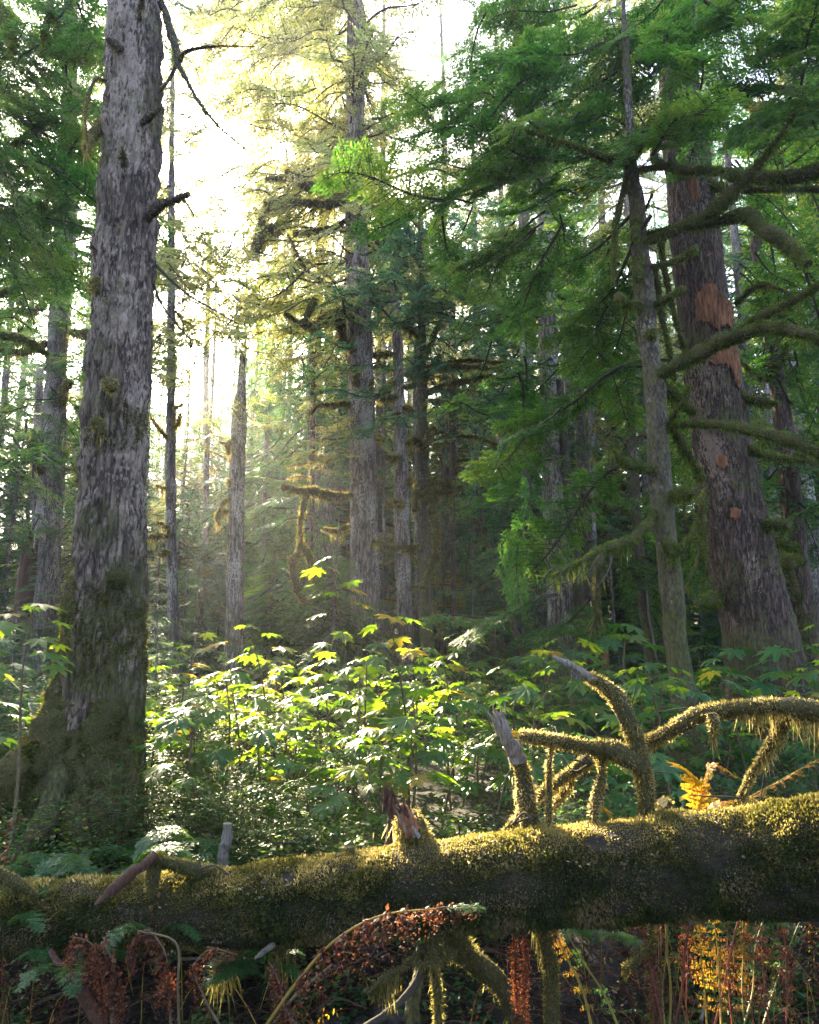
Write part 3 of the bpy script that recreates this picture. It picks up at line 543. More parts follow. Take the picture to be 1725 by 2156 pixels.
DB = [([(886, 1149, 5), (860, 1154, 7), (837, 1154, 7), (805, 1148, 7), (786, 1140, 5)], 17), ([(899, 828, 5), (930, 815, 6), (965, 805, 6), (1035, 789, 3)], 16.8), ([(899, 780, 5), (930, 774, 5), (965, 772, 5), (1057, 777, 3)], 16.8), ([(899, 770, 4), (983, 759, 4), (1067, 766, 3)], 17.2),
      ([(903, 927, 5), (925, 928, 6), (951, 924, 5)], 17.2), ([(903, 1013, 5), (935, 1018, 6), (969, 1019, 6)], 17), ([(905, 1031, 4), (947, 1035, 4), (991, 1006, 2)], 17), ([(899, 841, 4), (930, 848, 5), (958, 856, 5), (1016, 856, 5)], 17), ([(892, 802, 5), (910, 772, 7), (918, 760, 7), (925, 748, 5)], 17.3),
      ([(892, 752, 5), (905, 730, 5), (914, 706, 5), (927, 680, 3)], 17.3), ([(880, 1043, 7), (890, 1040, 8), (907, 1035, 8), (910, 1079, 8), (923, 1116, 7), (921, 1145, 7), (910, 1189, 7), (891, 1240, 6)], 17), ([(878, 1020, 6), (874, 1050, 7), (872, 1075, 5)], 17.2),
      ([(886, 560, 3), (870, 535, 4), (838, 510, 4), (800, 465, 2)], 17), ([(888, 580, 4), (915, 555, 4), (940, 530, 3)], 17), ([(889, 680, 4), (925, 640, 4), (960, 605, 3)], 17), ([(895, 950, 6), (885, 935, 7), (870, 925, 6), (858, 935, 4)], 17.2), ([(897, 930, 6), (905, 912, 6), (915, 900, 4)], 17.2),
      ([(905, 905, 4), (960, 915, 4), (1020, 925, 4), (1080, 960, 2)], 16.6), ([(884, 720, 3), (870, 700, 3), (830, 680, 2)], 17), ([(886, 500, 3), (884, 460, 2.5), (888, 430, 2)], 17.6), ([(888, 520, 3), (905, 480, 2.5), (915, 460, 2)], 17.5), ([(1010, 855, 6), (1018, 865, 7), (1012, 885, 3)], 16.8),
      ([(912, 1270, 3), (920, 1300, 4), (935, 1340, 2)], 17)]
for pts, y2 in DB: D.branch(pts, Y1=17.8, Y2=y2, hang=1.0, el=.05, hl=.26)
E = Tree('alder_tree', 'pale bare trunk with moss tufts standing between the big left tree and the centre', 'tree',
    [(512, 740, 4), (508, 815, 9), (505, 870, 14), (500, 1000, 16), (496, 1200, 17), (491, 1370, 19)], 18.5, seg=56, step=.05, rough=.16, bark='bark_light')
for pts in [[(483, 1078, 5), (470, 1080, 6), (461, 1082, 6), (463, 1105, 3)], [(484, 1050, 5), (470, 1060, 5), (464, 1078, 4)], [(487, 930, 4), (482, 935, 6), (483, 955, 5)], [(485, 935, 2), (465, 932, 2)], [(484, 1010, 4), (482, 1014, 5), (484, 1024, 3)]]:
    E.branch(pts, Y1=18.35, Y2=18, hang=1.0, el=.04, hl=.2)
trunk_moss(E, 7, 9000, .05, .7, m='moss', strength=.3)
Ft = Tree('hemlock_tree', 'thin straight tree just right of the big left trunk, lit foliage above it', 'tree', [(366, 60, 3), (363, 200, 4.5), (361, 560, 7), (360, 800, 9), (360, 1100, 11), (368, 1390, 13)], 18, seg=32, rough=.12, bark='bark_far')
for pts in [[(355, 1130, 4), (335, 1127, 7), (318, 1130, 5)], [(357, 1118, 3), (345, 1105, 4), (330, 1100, 3)], [(352, 925, 3), (335, 900, 3), (318, 880, 2)], [(368, 900, 3), (378, 885, 4), (380, 870, 3)], [(356, 1160, 4), (345, 1165, 6), (336, 1168, 4)], [(366, 860, 3), (385, 850, 2)], [(353, 1030, 3), (330, 1022, 3)]]:
    Ft.branch(pts, Y1=17.9, Y2=17.4, hang=1.0, el=.05, hl=.25)
G = Tree('cedar_tree', 'stout forked tree with upturned side limbs behind the big left trunk, towards the left edge', 'tree', [(150, -100, 12), (146, 230, 15), (132, 530, 20), (122, 700, 19), (112, 950, 24), (98, 1200, 27)], 22, seg=60, rough=.12, bark='bark_far')
for pts in [[(95, 1010, 7), (78, 980, 9), (70, 940, 8), (74, 915, 6)], [(130, 850, 7), (136, 820, 8), (150, 800, 6)], [(110, 600, 6), (80, 610, 7), (40, 640, 5)], [(100, 720, 6), (60, 740, 7), (0, 735, 5), (-40, 720, 5)], [(95, 640, 5), (60, 655, 7), (30, 650, 5)], [(120, 520, 8), (95, 540, 9), (80, 560, 7)], [(150, 700, 5), (175, 702, 8), (200, 703, 7)]]:
    G.branch(pts, Y1=21.8, Y2=21, hang=1.2, el=.07, hl=.4)
J = Tree('hemlock_tree', 'thick pale grey double-stemmed trunk half hidden by green sprays, right of centre', 'tree', [(1140, 200, 12), (1150, 600, 17), (1160, 860, 22), (1166, 1000, 25), (1178, 1150, 30), (1190, 1400, 37)], 18, seg=90, step=.05, rough=.11, bark='bark_light')
b = MB(); rr = spline(pl([(1178, 800, 9), (1188, 950, 11), (1198, 1100, 13), (1215, 1250, 15), (1222, 1420, 16)], 17.8), 90); b.tube(rr[:, :3], rr[:, 3], 24, 0, rough=.08); b.build('second_stem', 'bark_pale', J.root, J.base)
J2 = Tree('hemlock_tree', 'brown mid-distance trunk with mossy twigs, close behind the pale double trunk', 'tree', [(1215, 700, 9), (1222, 900, 12), (1232, 1100, 14), (1240, 1390, 16)], 21, seg=30, bark='bark_red')
for pts in [[(1222, 1060, 4), (1200, 1065, 6), (1190, 1055, 4)], [(1235, 1055, 4), (1255, 1050, 6), (1268, 1040, 4)], [(1222, 1115, 5), (1210, 1090, 6), (1202, 1080, 4)]]: J2.branch(pts, Y1=20.8, Y2=20.3, el=.06, hl=.3)
K = Tree('dead_hemlock', 'slim grey trunk with a pale strip of peeled wood, left of the slim mossy tree', 'tree', [(1325, 800, 8), (1335, 1000, 10), (1350, 1200, 11), (1372, 1400, 13)], 15, seg=36, step=.05, rough=.12, bark='bark_pale')
patch(K, 1362, 1290, [(-4, -110), (0, -100), (1, -30), (3, 20), (10, 60), (13, 100), (7, 95), (3, 50), (-3, 10), (-4, -50)], 'wood', 'pale strip of peeled wood')
Lt = Tree('hemlock_tree', 'leaning dark tree behind the big orange-patched tree, at the right edge', 'tree', [(1590, 500, 9), (1630, 750, 15), (1662, 1000, 19), (1682, 1200, 20), (1702, 1340, 22)], 14, seg=50, step=.05, rough=.12, bark='bark_red')
for pts in [[(1620, 790, 6), (1640, 770, 6), (1655, 740, 5), (1662, 725, 3)], [(1676, 1152, 7), (1655, 1145, 9), (1634, 1138, 7)], [(1690, 1180, 7), (1668, 1178, 9), (1655, 1180, 7)], [(1625, 800, 4), (1590, 790, 5), (1560, 760, 3)], [(1660, 970, 7), (1690, 960, 8), (1735, 1000, 7)]]: Lt.branch(pts, Y1=13.8, Y2=13, hang=1.3, el=.045, hl=.25)
L2 = Tree('hemlock_tree', 'brown trunk cut by the right picture edge, beside the leaning dark tree', 'tree', [(1650, 700, 10), (1690, 950, 13), (1718, 1200, 15), (1735, 1350, 17)], 17, seg=30, bark='bark_far')
b = MB(); moss_tube(b, pl([(1663, 1185, 5), (1672, 1220, 6), (1680, 1260, 6), (1688, 1300, 7), (1692, 1400, 7)], 12, 12), hang=.3, el=.03)
b.ch and tag(b.build('mossy_snag', ['moss_body', 'moss_dark']), 'thin moss-wrapped upright snag in front of the trunks at the right edge', 'snag')
smalls = [(655, 880, 1390, 7, 24, 'thin brown trunk left of the tall centre tree, right behind its hanging mossy limb'), (686, 760, 1400, 9, 30, 'distant brown trunk just left of the tall centre tree'), (668, 900, 1380, 6, 34, 'faint far trunk between the hanging mossy limb and the tall centre tree'),
    (808, 650, 1400, 9, 25, 'narrow reddish trunk between the tall centre tree and the next one'), (876, 900, 1400, 9, 24, 'thin trunk touching the left side of the slender forked tree'), (955, 800, 1400, 11, 22, 'straight bare trunk, first clear one right of the slender forked tree'),
    (935, 1050, 1400, 6, 23, 'short mottled thin trunk between the forked tree and the straight bare one'), (1000, 950, 1400, 8, 27, 'grey-brown trunk second to the right of the forked tree'), (1058, 1050, 1400, 8, 27, 'thin dark trunk with twigs at mid-right of the far gap'), (1045, 1150, 1400, 5, 35, 'very thin far trunk in the dark gap right of centre'),
    (1075, 1180, 1400, 7, 32, 'far trunk by the leaning snag in the dark gap'), (1085, 980, 1390, 5, 38, 'faintest far trunk before the pale double trunk'), (424, 1100, 1400, 8, 30, 'far brown trunk in the shade between the thin tree and the pale bare trunk'), (428, 700, 1100, 7, 45, 'hazy far trunk high above the shade, left of the pale bare trunk'),
    (1256, 1000, 1400, 10, 24, 'brown broken-topped looking trunk right of the double trunk'), (1385, 900, 1400, 9, 24, 'dim trunk seen just behind the slim mossy tree'), (1300, 1000, 1390, 7, 30, 'dim thin trunk between the double trunk and the peeled one'), (1640, 1000, 1380, 9, 22, 'dim trunk right behind the edge of the big orange-patched tree'),
    (60, 980, 1400, 12, 26, 'dim trunk near the left edge'), (1115, 1150, 1400, 6, 40, 'thin far trunk left of the double trunk'), (1450, 900, 1380, 9, 28, 'dim trunk in the gap between the slim mossy tree and the big dark tree'), (735, 350, 1380, 12, 34, 'far trunk hidden close behind the tall centre tree')]
ST = []
for px, y0, y1, r, Y, lab in smalls:
    t = Tree('hemlock_tree', lab, 'tree', [(px - (px - 862) * .03, y0 - 200, r * .6), (px - (px - 862) * .02, y0, r * .75), (px, y1, r * 1.15)], Y, seg=20, step=.3, bark=['bark_far', 'bark_red'][int(px) % 2], group='bare trunks deep in the forest'); ST.append(t)
    b = MB()
    for q in range(14):
        z = rng.uniform(2.5, t.S[-1, 2]); c = t.center(z); a = rng.uniform(0, 6.28); d = np.array([math.cos(a), math.sin(a), rng.uniform(-.2, .3)]); l = rng.uniform(.3, 1.6)
        moss_tube(b, np.array([[*c[:3], .03], [*(c[:3] + d * l * .5), .035], [*(c[:3] + d * l + [0, 0, -.1 * l]), .012]]), hang=1., el=.09, hl=.25, n=5, seg=5)
    b.build('dead_branches', ['moss_body', 'moss'], t.root, t.base)
# the leaning snag, broken stumps
b = MB(); S = spline(pl([(1008, 1045, 2), (1025, 1130, 5), (1055, 1240, 7), (1085, 1330, 7), (1110, 1390, 7)], 18, 17), 30); b.tube(S[:, :3], S[:, 3], 8, rough=.3); tag(b.build('leaning_snag', 'bark_red'), 'thin dead trunk leaning left in the dark gap right of the centre trees', 'snag')
def stump(px, pyt, pyb, r, Y, label, mt='wood_red', grp=None):
    base = at(px, pyb, Y); h = (pyb - pyt) * msize(pyb, Y); rr = r * msize(pyb, Y); seg = 26; n = 14; base[2] -= .3
    a = np.linspace(0, 6.283, seg, endpoint=False); V = []
    for i in range(n):
        t = i / (n - 1); top = h * (.72 + .28 * vnoise(np.stack([np.cos(a) * 2.5, np.sin(a) * 2.5, a * 0 + px], 1), 1.3, 2)) + .12 * h * rng.random(seg) * (i == n - 1)
        rad = rr * (1.15 - .2 * t) * (1 + .12 * vnoise(np.stack([np.cos(a) * 3, np.sin(a) * 3, a * 0 + px], 1), 1.5, 5))
        V.append(np.stack([np.cos(a) * rad, np.sin(a) * rad, t * (top + .3)], 1))
    V.append(V[-1] * np.array([.55, .55, .9])); n += 1
    V = np.array(V).reshape(-1, 3) + base; i = np.arange(n - 1)[:, None] * seg; j = np.arange(seg)[None]; k = (j + 1) % seg
    b = MB(); b.add(V, np.stack([i + j, i + k, i + seg + k, i + seg + j], -1).reshape(-1, 4)); b.add(V[-seg:], [list(range(seg))])
    o = b.build('broken_stump', mt); return tag(o, label, 'stump', grp)
stump(46, 1105, 1330, 17, 20, 'tall reddish broken stump near the left edge, behind the big left trunk')
stump(1030, 1335, 1400, 16, 24, 'low splintered red stump in the dark gap right of centre')
stump(1275, 1345, 1410, 8, 20, 'small orange broken stump right of the pale double trunk', 'wood_orange')
# ================================================================== FOLIAGE OF THE HERO TREES
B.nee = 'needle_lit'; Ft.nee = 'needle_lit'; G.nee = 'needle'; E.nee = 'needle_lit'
B.whorl(11.5, 34, 190, 4.6, 2.2, 1, esc=.8)
B.region(500, 760, -20, 440, 18, 24, 84, (1.6, 3.0)); B.region(400, 640, 340, 680, 18, 23, 62, (1.3, 2.4)); B.region(410, 520, -20, 200, 20, 24, 26, (1.4, 2.4))
B.region(540, 720, 520, 1000, 17, 21, 26, (1.4, 2.4)); B.region(640, 760, 860, 1000, 17, 19, 12, (1.4, 2.2))
D.nee = 'needle_blue'; C.nee = 'needle_blue'
D.region(820, 1010, 430, 760, 15.5, 18, 40, (1.2, 2.4)); D.region(690, 960, 560, 900, 15.5, 17, 26, (1.2, 2.2)); D.region(900, 1080, 560, 900, 15.5, 18, 18, (1.2, 2.2)); C.region(690, 850, 560, 900, 18, 22, 14, (1.4, 2.4))
C.whorl(12, 21, 40, 2.6, 1.5, 1)
Ft.whorl(9, 20, 80, 2.1, 1.1, 1, keep=.8, droop=(.3, .9)); Ft.region(310, 480, 520, 900, 17, 21, 44, (1.0, 1.9)); Ft.region(300, 540, 420, 810, 12, 17, 74, (.9, 1.8), keep=.85); Ft.region(340, 420, -20, 330, 13, 17, 30, (.9, 1.5), 1, .6); Ft.region(310, 380, 1190, 1320, 9, 12, 0)
E.region(470, 555, 750, 868, 17.2, 18.3, 40, (.8, 1.4), cull=2); E.region(470, 560, 600, 830, 17, 19, 12, (.9, 1.7), cull=2)
G.region(-20, 330, 540, 950, 19, 24, 70, (1.6, 3.2)); G.region(-20, 230, 880, 1120, 16, 20, 22, (1.6, 2.6)); G.whorl(14, 24, 60, 4, 3, 1)
H.region(1080, 1400, -20, 330, 8, 11, 40, (1.3, 2.3), 2, .3); H.region(1400, 1760, -40, 330, 7, 11, 44, (1.2, 2.3), 2, .3); H.region(1560, 1760, 250, 700, 12, 15, 40, (1.6, 2.8), 1, .3)
H.region(820, 1150, 130, 430, 8.5, 11, 26, (1.2, 2.1), 2, .3); H.region(980, 1150, -40, 200, 9, 12, 13, (1.3, 2.3), 2, .3)
I.region(1060, 1330, 480, 860, 9, 12, 20, (1.2, 2.3), 2, .25); I.region(1030, 1340, 860, 1130, 8.5, 11, 6, (1.0, 2.0), 2, .25); I.region(980, 1260, 1130, 1320, 9, 12, 4, (1.0, 1.9), 2, .25); I.region(930, 1100, 480, 560, 9.5, 12, 8, (1.0, 1.8), 2)
Lt.region(1560, 1740, 600, 1100, 12.5, 16, 36, (1.4, 2.6), 1, .3); J.region(1040, 1330, 300, 860, 15, 20, 28, (1.6, 2.8), 1); J.region(970, 1130, 520, 1300, 12.5, 16, 30, (1.3, 2.4), 1); J.region(1130, 1340, 560, 980, 13, 16, 22, (1.3, 2.3), 1); J.region(1220, 1340, 980, 1330, 13, 17, 10, (1.2, 2.2), 1); J.region(1020, 1200, 1100, 1330, 14, 17, 5, (1.2, 2.2), 1)
K.region(1360, 1520, 600, 1330, 14, 20, 26, (1.4, 2.8), 1)
# a dark tree standing left outside the frame, its limbs reaching in
X = Tree('hemlock_tree', 'dark tree whose shaded sprays and mossy limbs reach in at the upper left edge', 'tree', [(-420, -600, 30), (-430, 600, 40), (-440, 1500, 50)], 10, seg=40, bark='bark_red')
X.region(-60, 225, -40, 560, 8, 12, 80, (1.1, 2.3), 2, .35); X.region(330, 372, -20, 130, 9, 11, 3, (.8, 1.2), 2, .5)
for pts, y2 in [([(-60, 322, 7), (0, 322, 6), (30, 305, 6), (60, 285, 7), (94, 250, 4)], 9), ([(-60, 455, 10), (0, 450, 10), (50, 446, 12), (92, 434, 8)], 9), ([(10, 300, 4), (50, 340, 5), (115, 380, 3)], 9), ([(60, 90, 4), (134, 114, 5), (215, 127, 5), (250, 128, 3)], 9.5),
                ([(-10, 10, 6), (12, 38, 13), (25, 75, 10), (24, 105, 3)], 8), ([(100, -10, 3), (108, 20, 4), (96, 60, 4), (88, 110, 1.5)], 8), ([(104, 5, 3), (118, 40, 4), (135, 90, 2), (180, 130, 1)], 8), ([(-20, 620, 7), (40, 610, 9), (90, 590, 5)], 12), ([(-20, 700, 7), (60, 720, 8), (100, 745, 5)], 12)]:
    X.branch(pts, Y1=9.3 if y2 < 10 else 12, Y2=y2, hang=1.3, el=.032, hl=.16)
ST[0].nee = ST[12].nee = ST[5].nee = 'needle_blue'
ST[0].region(520, 735, 720, 1330, 22, 28, 64, (1.6, 3.0), 1, .35); ST[12].region(380, 480, 760, 1330, 22, 30, 34, (1.5, 2.8), 1, .35); ST[5].region(910, 1060, 760, 1330, 21, 27, 26, (1.4, 2.6), 1, .35)
for t in ST + [A, B, C, D]: t.finish()
for t in (E, Ft, G, H, I, J, J2, K, Lt, L2, X): t.finish()
# ================================================================== BACKGROUND FOREST
def crown_mb(base, Ht, z0, Rm, n, level, cull, shape=.75, esc=1.0, hz=True):
    mb = MB(); g = np.random.default_rng(int(abs(Ht * 100 + n + base[0] * 7)))
    for i in range(n):
        t = (i + g.random()) / n; z = z0 + (Ht - z0) * t; a = g.uniform(0, 6.283)
        l = max(.5, Rm * (1 - t) ** shape * g.uniform(.6, 1.15)); d = np.array([math.cos(a), math.sin(a), -g.uniform(.0, .5) + .3 * t]); d /= np.linalg.norm(d)
        add_bough(mb, np.array([base[0], base[1], base[2] + z]), d, l, level, cull, wmul=g.uniform(.8, 1.1), wood=l > 1, g=g, esc=esc)
    return mb
def trunk_mb(base, Ht, r):
    b = MB(); z = np.linspace(-.3, Ht * .97, 22); pts = np.stack([base[0] + .12 * np.sin(z * .3 + Ht), base[1] + z * 0, base[2] + z], 1)
    b.tube(pts, r * (1 - z / Ht * .85) * (1 + .35 * np.exp(-z.clip(0) / .6)), 14, rough=.12); return b
protos = {}
def bg_tree(px, Y, kind, label, group, Ht=None, sc=1.0):
    x = (px - 862) / F * Y / 0.985; base = np.array([x, Y, float(gz(x, Y))])
    Ht = Ht or {'tall': 40, 'young': 9, 'mid': 18, 'sapling': 4}[kind]; z0 = {'tall': 4, 'mid': 1.2, 'young': .6, 'sapling': .2}[kind]; Rm = {'tall': 5.2, 'mid': 3.8, 'young': 2.6, 'sapling': 1.5}[kind]; n = {'tall': 175, 'mid': 120, 'young': 70, 'sapling': 46}[kind]
    nee = {'tall': ['needle', 'needle_blue', 'needle_lit'], 'mid': ['needle_blue', 'needle_lit', 'needle'], 'young': ['needle_blue', 'needle'], 'sapling': ['needle_blue', 'needle']}[kind]; nee = nee[int(px) % len(nee)]
    g = np.random.default_rng(int(abs(px * 3 + Y))); smp = np.stack([base[0] + g.uniform(-Rm, Rm, 300) * .8, base[1] + g.uniform(-Rm, Rm, 300) * .8, base[2] + g.uniform(z0, Ht, 300)], 1)
    name = {'tall': 'hemlock_tree', 'mid': 'hemlock_tree', 'young': 'young_hemlock', 'sapling': 'hemlock_sapling'}[kind]
    if blocks(smp).mean() > .01:
        root = empty(name, base, label, 'tree', group)
        trunk_mb(base, Ht, Ht * (.008 if kind != 'mid' else .005) + .03).build('trunk', 'bark_far', root, base); cm = crown_mb(base, Ht, z0, Rm, n, 1, True)
        cm.build('crown', [nee, 'twig'], root, base, smooth=False); return root
    key = (kind, int(g.integers(3)), nee)
    if key not in protos:
        z = np.zeros(3); root = empty(name, z, label, 'tree', group); Hh = {'tall': 40, 'young': 9, 'mid': 18, 'sapling': 4}[kind] * (1 + .03 * key[1])
        trunk_mb(z, Hh, Hh * .008 + .03).build('trunk', 'bark_far', root); crown_mb(z, Hh, z0, Rm, n, 1, False).build('crown', [nee, 'twig'], root, smooth=False)
        protos[key] = root; root.location = base; root.rotation_euler.z = g.uniform(0, 6.28); s = Ht / Hh * g.uniform(.9, 1.1); root.scale = (s, s, s); return root
    s = Ht / ({'tall': 40, 'young': 9, 'mid': 18, 'sapling': 4}[kind] * (1 + .03 * key[1])) * g.uniform(.9, 1.1)
    return dup(protos[key], base, g.uniform(0, 6.28), s, label, group)
marks = [(-400, 'left of the picture edge'), (0, 'at the left edge'), (120, 'behind the stout forked tree'), (330, 'behind the thin tree by the sun'), (430, 'in the bright gap left of the pale bare trunk'), (520, 'behind the pale bare trunk'), (620, 'behind the hanging mossy limb'), (760, 'behind the tall centre tree'), (900, 'behind the slender forked tree'),
         (1050, 'in the far gap right of centre'), (1180, 'behind the pale double trunk'), (1300, 'left of the slim mossy tree'), (1400, 'behind the slim mossy tree'), (1520, 'behind the big orange-patched tree'), (1640, 'behind the leaning dark tree'), (1740, 'at the right edge'), (1900, 'beyond the right edge')]
def where(px): return min(marks, key=lambda m: abs(m[0] - px))[1]
tall = [(255, 84), (290, 92), (325, 100), (350, 86), (380, 94), (405, 104), (430, 88), (455, 96), (480, 84), (505, 92), (535, 86), (575, 98), (-330, 26), (-150, 30), (-20, 36), (100, 42), (210, 34), (250, 50), (600, 44), (690, 50), (660, 30), (800, 36), (770, 56), (890, 46), (980, 60), (1010, 34), (1090, 45), (1120, 28), (1200, 52), (1210, 33), (1300, 38), (1370, 27), (1420, 46), (1480, 33), (1560, 40), (1600, 26), (1680, 34), (1760, 28), (1850, 36), (1980, 26), (560, 62), (900, 70), (1250, 66), (1500, 64), (1720, 60), (80, 62), (-90, 55), (640, 66), (730, 62), (820, 52), (860, 58), (1040, 54), (1160, 62), (1340, 58), (1420, 70), (1610, 52), (150, 56), (20, 50), (940, 36), (1070, 36), (580, 54), (520, 80), (620, 82), (960, 80), (1100, 78), (1260, 48), (1530, 54), (1660, 46), (1800, 44)]
dn = lambda Y: 'nearer' if Y < 31 else ('mid-distance' if Y < 43 else ('far' if Y < 55 else 'farthest'))
for px, Y in tall: bg_tree(px, Y, 'tall', f'{dn(Y)} tall conifer {where(px)}', 'tall conifers in the background', Ht=float(rng.uniform(36, 46)))
mids = [(430, 40, 28), (500, 38, 29), (525, 44, 33), (300, 46, 30), (380, 34, 17), (560, 34, 27), (300, 34, 12), (355, 36, 14), (395, 42, 16), (455, 38, 15), (510, 46, 18), (245, 48, 19), (550, 56, 25), (590, 42, 20), (650, 44, 22), (700, 36, 18), (740, 48, 24), (820, 42, 18), (860, 36, 15), (920, 48, 22), (970, 36, 16), (1010, 50, 24), (1080, 38, 19), (1130, 44, 21), (1240, 34, 17), (1330, 32, 15), (1440, 36, 18), (1530, 30, 15), (1620, 34, 17), (1700, 30, 15), (60, 38, 17), (-40, 36, 17), (160, 28, 13), (410, 70, 30), (470, 74, 31), (340, 76, 30), (530, 70, 30), (280, 72, 28), (330, 46, 13), (420, 52, 17), (480, 44, 15), (540, 38, 14), (270, 40, 13), (440, 62, 22), (360, 66, 22), (620, 34, 13), (200, 44, 14), (130, 34, 12), (30, 30, 12), (500, 58, 24), (300, 58, 20), (580, 50, 20), (940, 40, 17), (1040, 42, 18)]
for px, Y, h in mids: bg_tree(px, Y, 'mid', f'{dn(Y)} medium-sized conifer {where(px)}', 'medium conifers below the bright gap', Ht=float(h))
g0 = np.random.default_rng(3); ring = [(-1, -18), (13, -16), (-17, -12), (17, 6), (22, 14), (-16, 2), (12, -22), (0, -24), (-12, -20), (24, -10), (-24, -12), (-26, 1), (28, 2), (-20, 9), (20, 22), (7, -34), (-8, -34), (-22, -30), (24, -28), (34, 14), (-34, 10)]
for x, y in ring: bg_tree(862 + x / y * F * .985 if abs(y) > .1 else 862, y, 'tall', 'unseen tall conifer of the surrounding forest, added to block skylight', 'unseen surrounding forest added to block skylight', Ht=float(g0.uniform(34, 44)))  # unseen trees around the view, put in to hold back sky light
k = 0
for px in list(range(-80, 1840, 62)):
    for row, (Y0, h) in enumerate(((21, 4.2), (29, 6.5))):
        Y = Y0 + rng.uniform(-2.5, 3); p = px + rng.uniform(-25, 25) + row * 30
        if any(abs(p - q) < 26 for q in (497, 768, 850, 896, 1175)) and row == 0: continue
        bg_tree(p, Y, 'young', f'{["low", "taller"][row]} young dark green hemlock {where(p)}', 'young hemlocks of the understorey', Ht=float(h * rng.uniform(.7, 1.25)))
for px, Y, h in [(330, 10.5, 1.9), (345, 12, 2.4), (650, 14, 1.7), (560, 15, 1.9), (1080, 13, 1.6), (985, 15, 1.9), (1290, 12, 1.7), (820, 15, 1.6), (420, 15, 1.8), (1180, 13, 1.5), (60, 12, 2.8), (20, 9, 2.2)]:
    bg_tree(px, Y, 'sapling', f'small {"sunlit" if px < 360 and px > 300 else "bushy"} hemlock sapling {where(px)}', 'hemlock saplings', Ht=float(h))
# ================================================================== THE FALLEN LOG
logr = pl([(-260, 1950, 56), (-60, 1932, 60), (0, 1930, 62), (300, 1920, 69), (600, 1900, 77), (1000, 1862, 88), (1400, 1829, 98), (1725, 1803, 112), (1900, 1790, 120), (2100, 1775, 128)], 4.7, 3.1)
LS = spline(logr, 420); LOG = empty('fallen_log', LS[210, :3] - [0, 0, LS[210, 3]], 'huge moss-covered fallen log lying right across the foreground with broken limbs standing on it', 'log')
tb = MB(); LV, LD = tb.tube(LS[:, :3] + 0.012 * np.stack([vnoise(LS[:, :3], 2.2, q) for q in (1, 2, 3)], 1), LS[:, 3] * (1 + .04 * vnoise(LS[:, :3], 3, 4)), 120, 0, rough=.07, nscale=9)
tb.build('trunk', 'bark_log', LOG, LOG.location)
def log_moss(n, el, up0, up1, m, name, lift=1.0, thr=-.2, dirup=.3, seed=1):
    i = rng.integers(0, len(LS), n); j = rng.integers(0, 120, n); P = LV[i, j] + rng.normal(size=(n, 3)) * .004; O = LD[i, j]
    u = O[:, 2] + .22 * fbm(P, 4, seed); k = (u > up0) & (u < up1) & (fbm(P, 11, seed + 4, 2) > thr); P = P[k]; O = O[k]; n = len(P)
    sv = np.clip(.75 + .9 * fbm(P, 5, seed + 20, 2), .35, 1.9); b = MB(); b.leaves(P, O * lift + rng.normal(size=(n, 3)) * .55 + np.array([0, 0, dirup]), rng.normal(size=(n, 3)) + O * .5, el * sv * rng.uniform(.5, 1.4, n), el * .42 * rng.uniform(.7, 1.4, n), 0, np.clip(.5 + .5 * fbm(P, 6, seed + 8) + rng.normal(size=n) * .2, 0, 1))
    return b.build(name, m, LOG, LOG.location)
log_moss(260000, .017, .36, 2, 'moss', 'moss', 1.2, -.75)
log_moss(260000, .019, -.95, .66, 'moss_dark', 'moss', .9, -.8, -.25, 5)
log_moss(70000, .017, .5, 2, 'moss_sunlit', 'moss', 1.3, .0, .35, 17); log_moss(70000, .012, -.6, .6, 'pale_leaf', 'liverwort', 1.5, .0, .0, 9)  # sun glow on the log top painted with scattered brighter moss
def limb(pts, Y1, Y2, kind='moss', name='branch', label=None, hang=1.0, fuzz=1.0, hl=.07, el=.013, seg=14):
    hang *= 1.5; hl *= 1.3; el *= 1.25
    if kind == 'moss': pts = [(a, b_, r * .84) for a, b_, r in pts]
    rows = pl(pts, Y1, Y2); b = MB()
    if kind == 'moss': moss_tube(b, rows, hang=hang, fuzz=fuzz, el=el, hl=hl, seg=seg, rough=.2); ms = ['moss_body', 'moss_sunlit' if pts[0][1] < 1900 and pts[0][0] > 800 else 'moss']  # sun glow on the upper limbs comes from the lighter moss colour
    else:
        S = spline(rows, 40); S[:, :3] += .3 * S[:, 3:4] * np.stack([vnoise(S[:, :3], 9, q) for q in (1, 2, 3)], 1); b.tube(S[:, :3], S[:, 3], 12, rough=.22, nscale=25); ms = [kind]
    o = b.build(name, ms, LOG, LOG.location); 
    if label: o['label'] = label
    return o
def splinters(px, py, Y, dirs, m, n=9, L=.09, w=.012, name='splinters'):
    b = MB(); p0 = at(px, py, Y)
    for i in range(n):
        d = np.array([dirs[0] + rng.normal() * .18, rng.normal() * .25, dirs[1] + rng.normal() * .12]); d /= np.linalg.norm(d); p = p0 + rng.normal(size=3) * .018; l = L * rng.uniform(.4, 1.2)
        b.tube(np.array([p - d * l * .5, p + d * l * .3, p + d * l]), np.array([w, w * .7, .001]), 5, 0, rough=.4, nscale=40)
    return b.build(name, m, LOG, LOG.location)
y0 = lambda px: float(np.interp(px, [c[0] for c in [(0, 4), (600, 4.2), (1000, 4.0), (1400, 3.75), (1725, 3.5)]], [4.5, 4.2, 4.0, 3.75, 3.5]))
limb([(1127, 1775, 25), (1118, 1720, 24), (1108, 1670, 22), (1096, 1620, 19), (1086, 1590, 17)], 3.95, 3.9, fuzz=.7, hang=.4, label='leaning mossy stub with a bare splintered top')
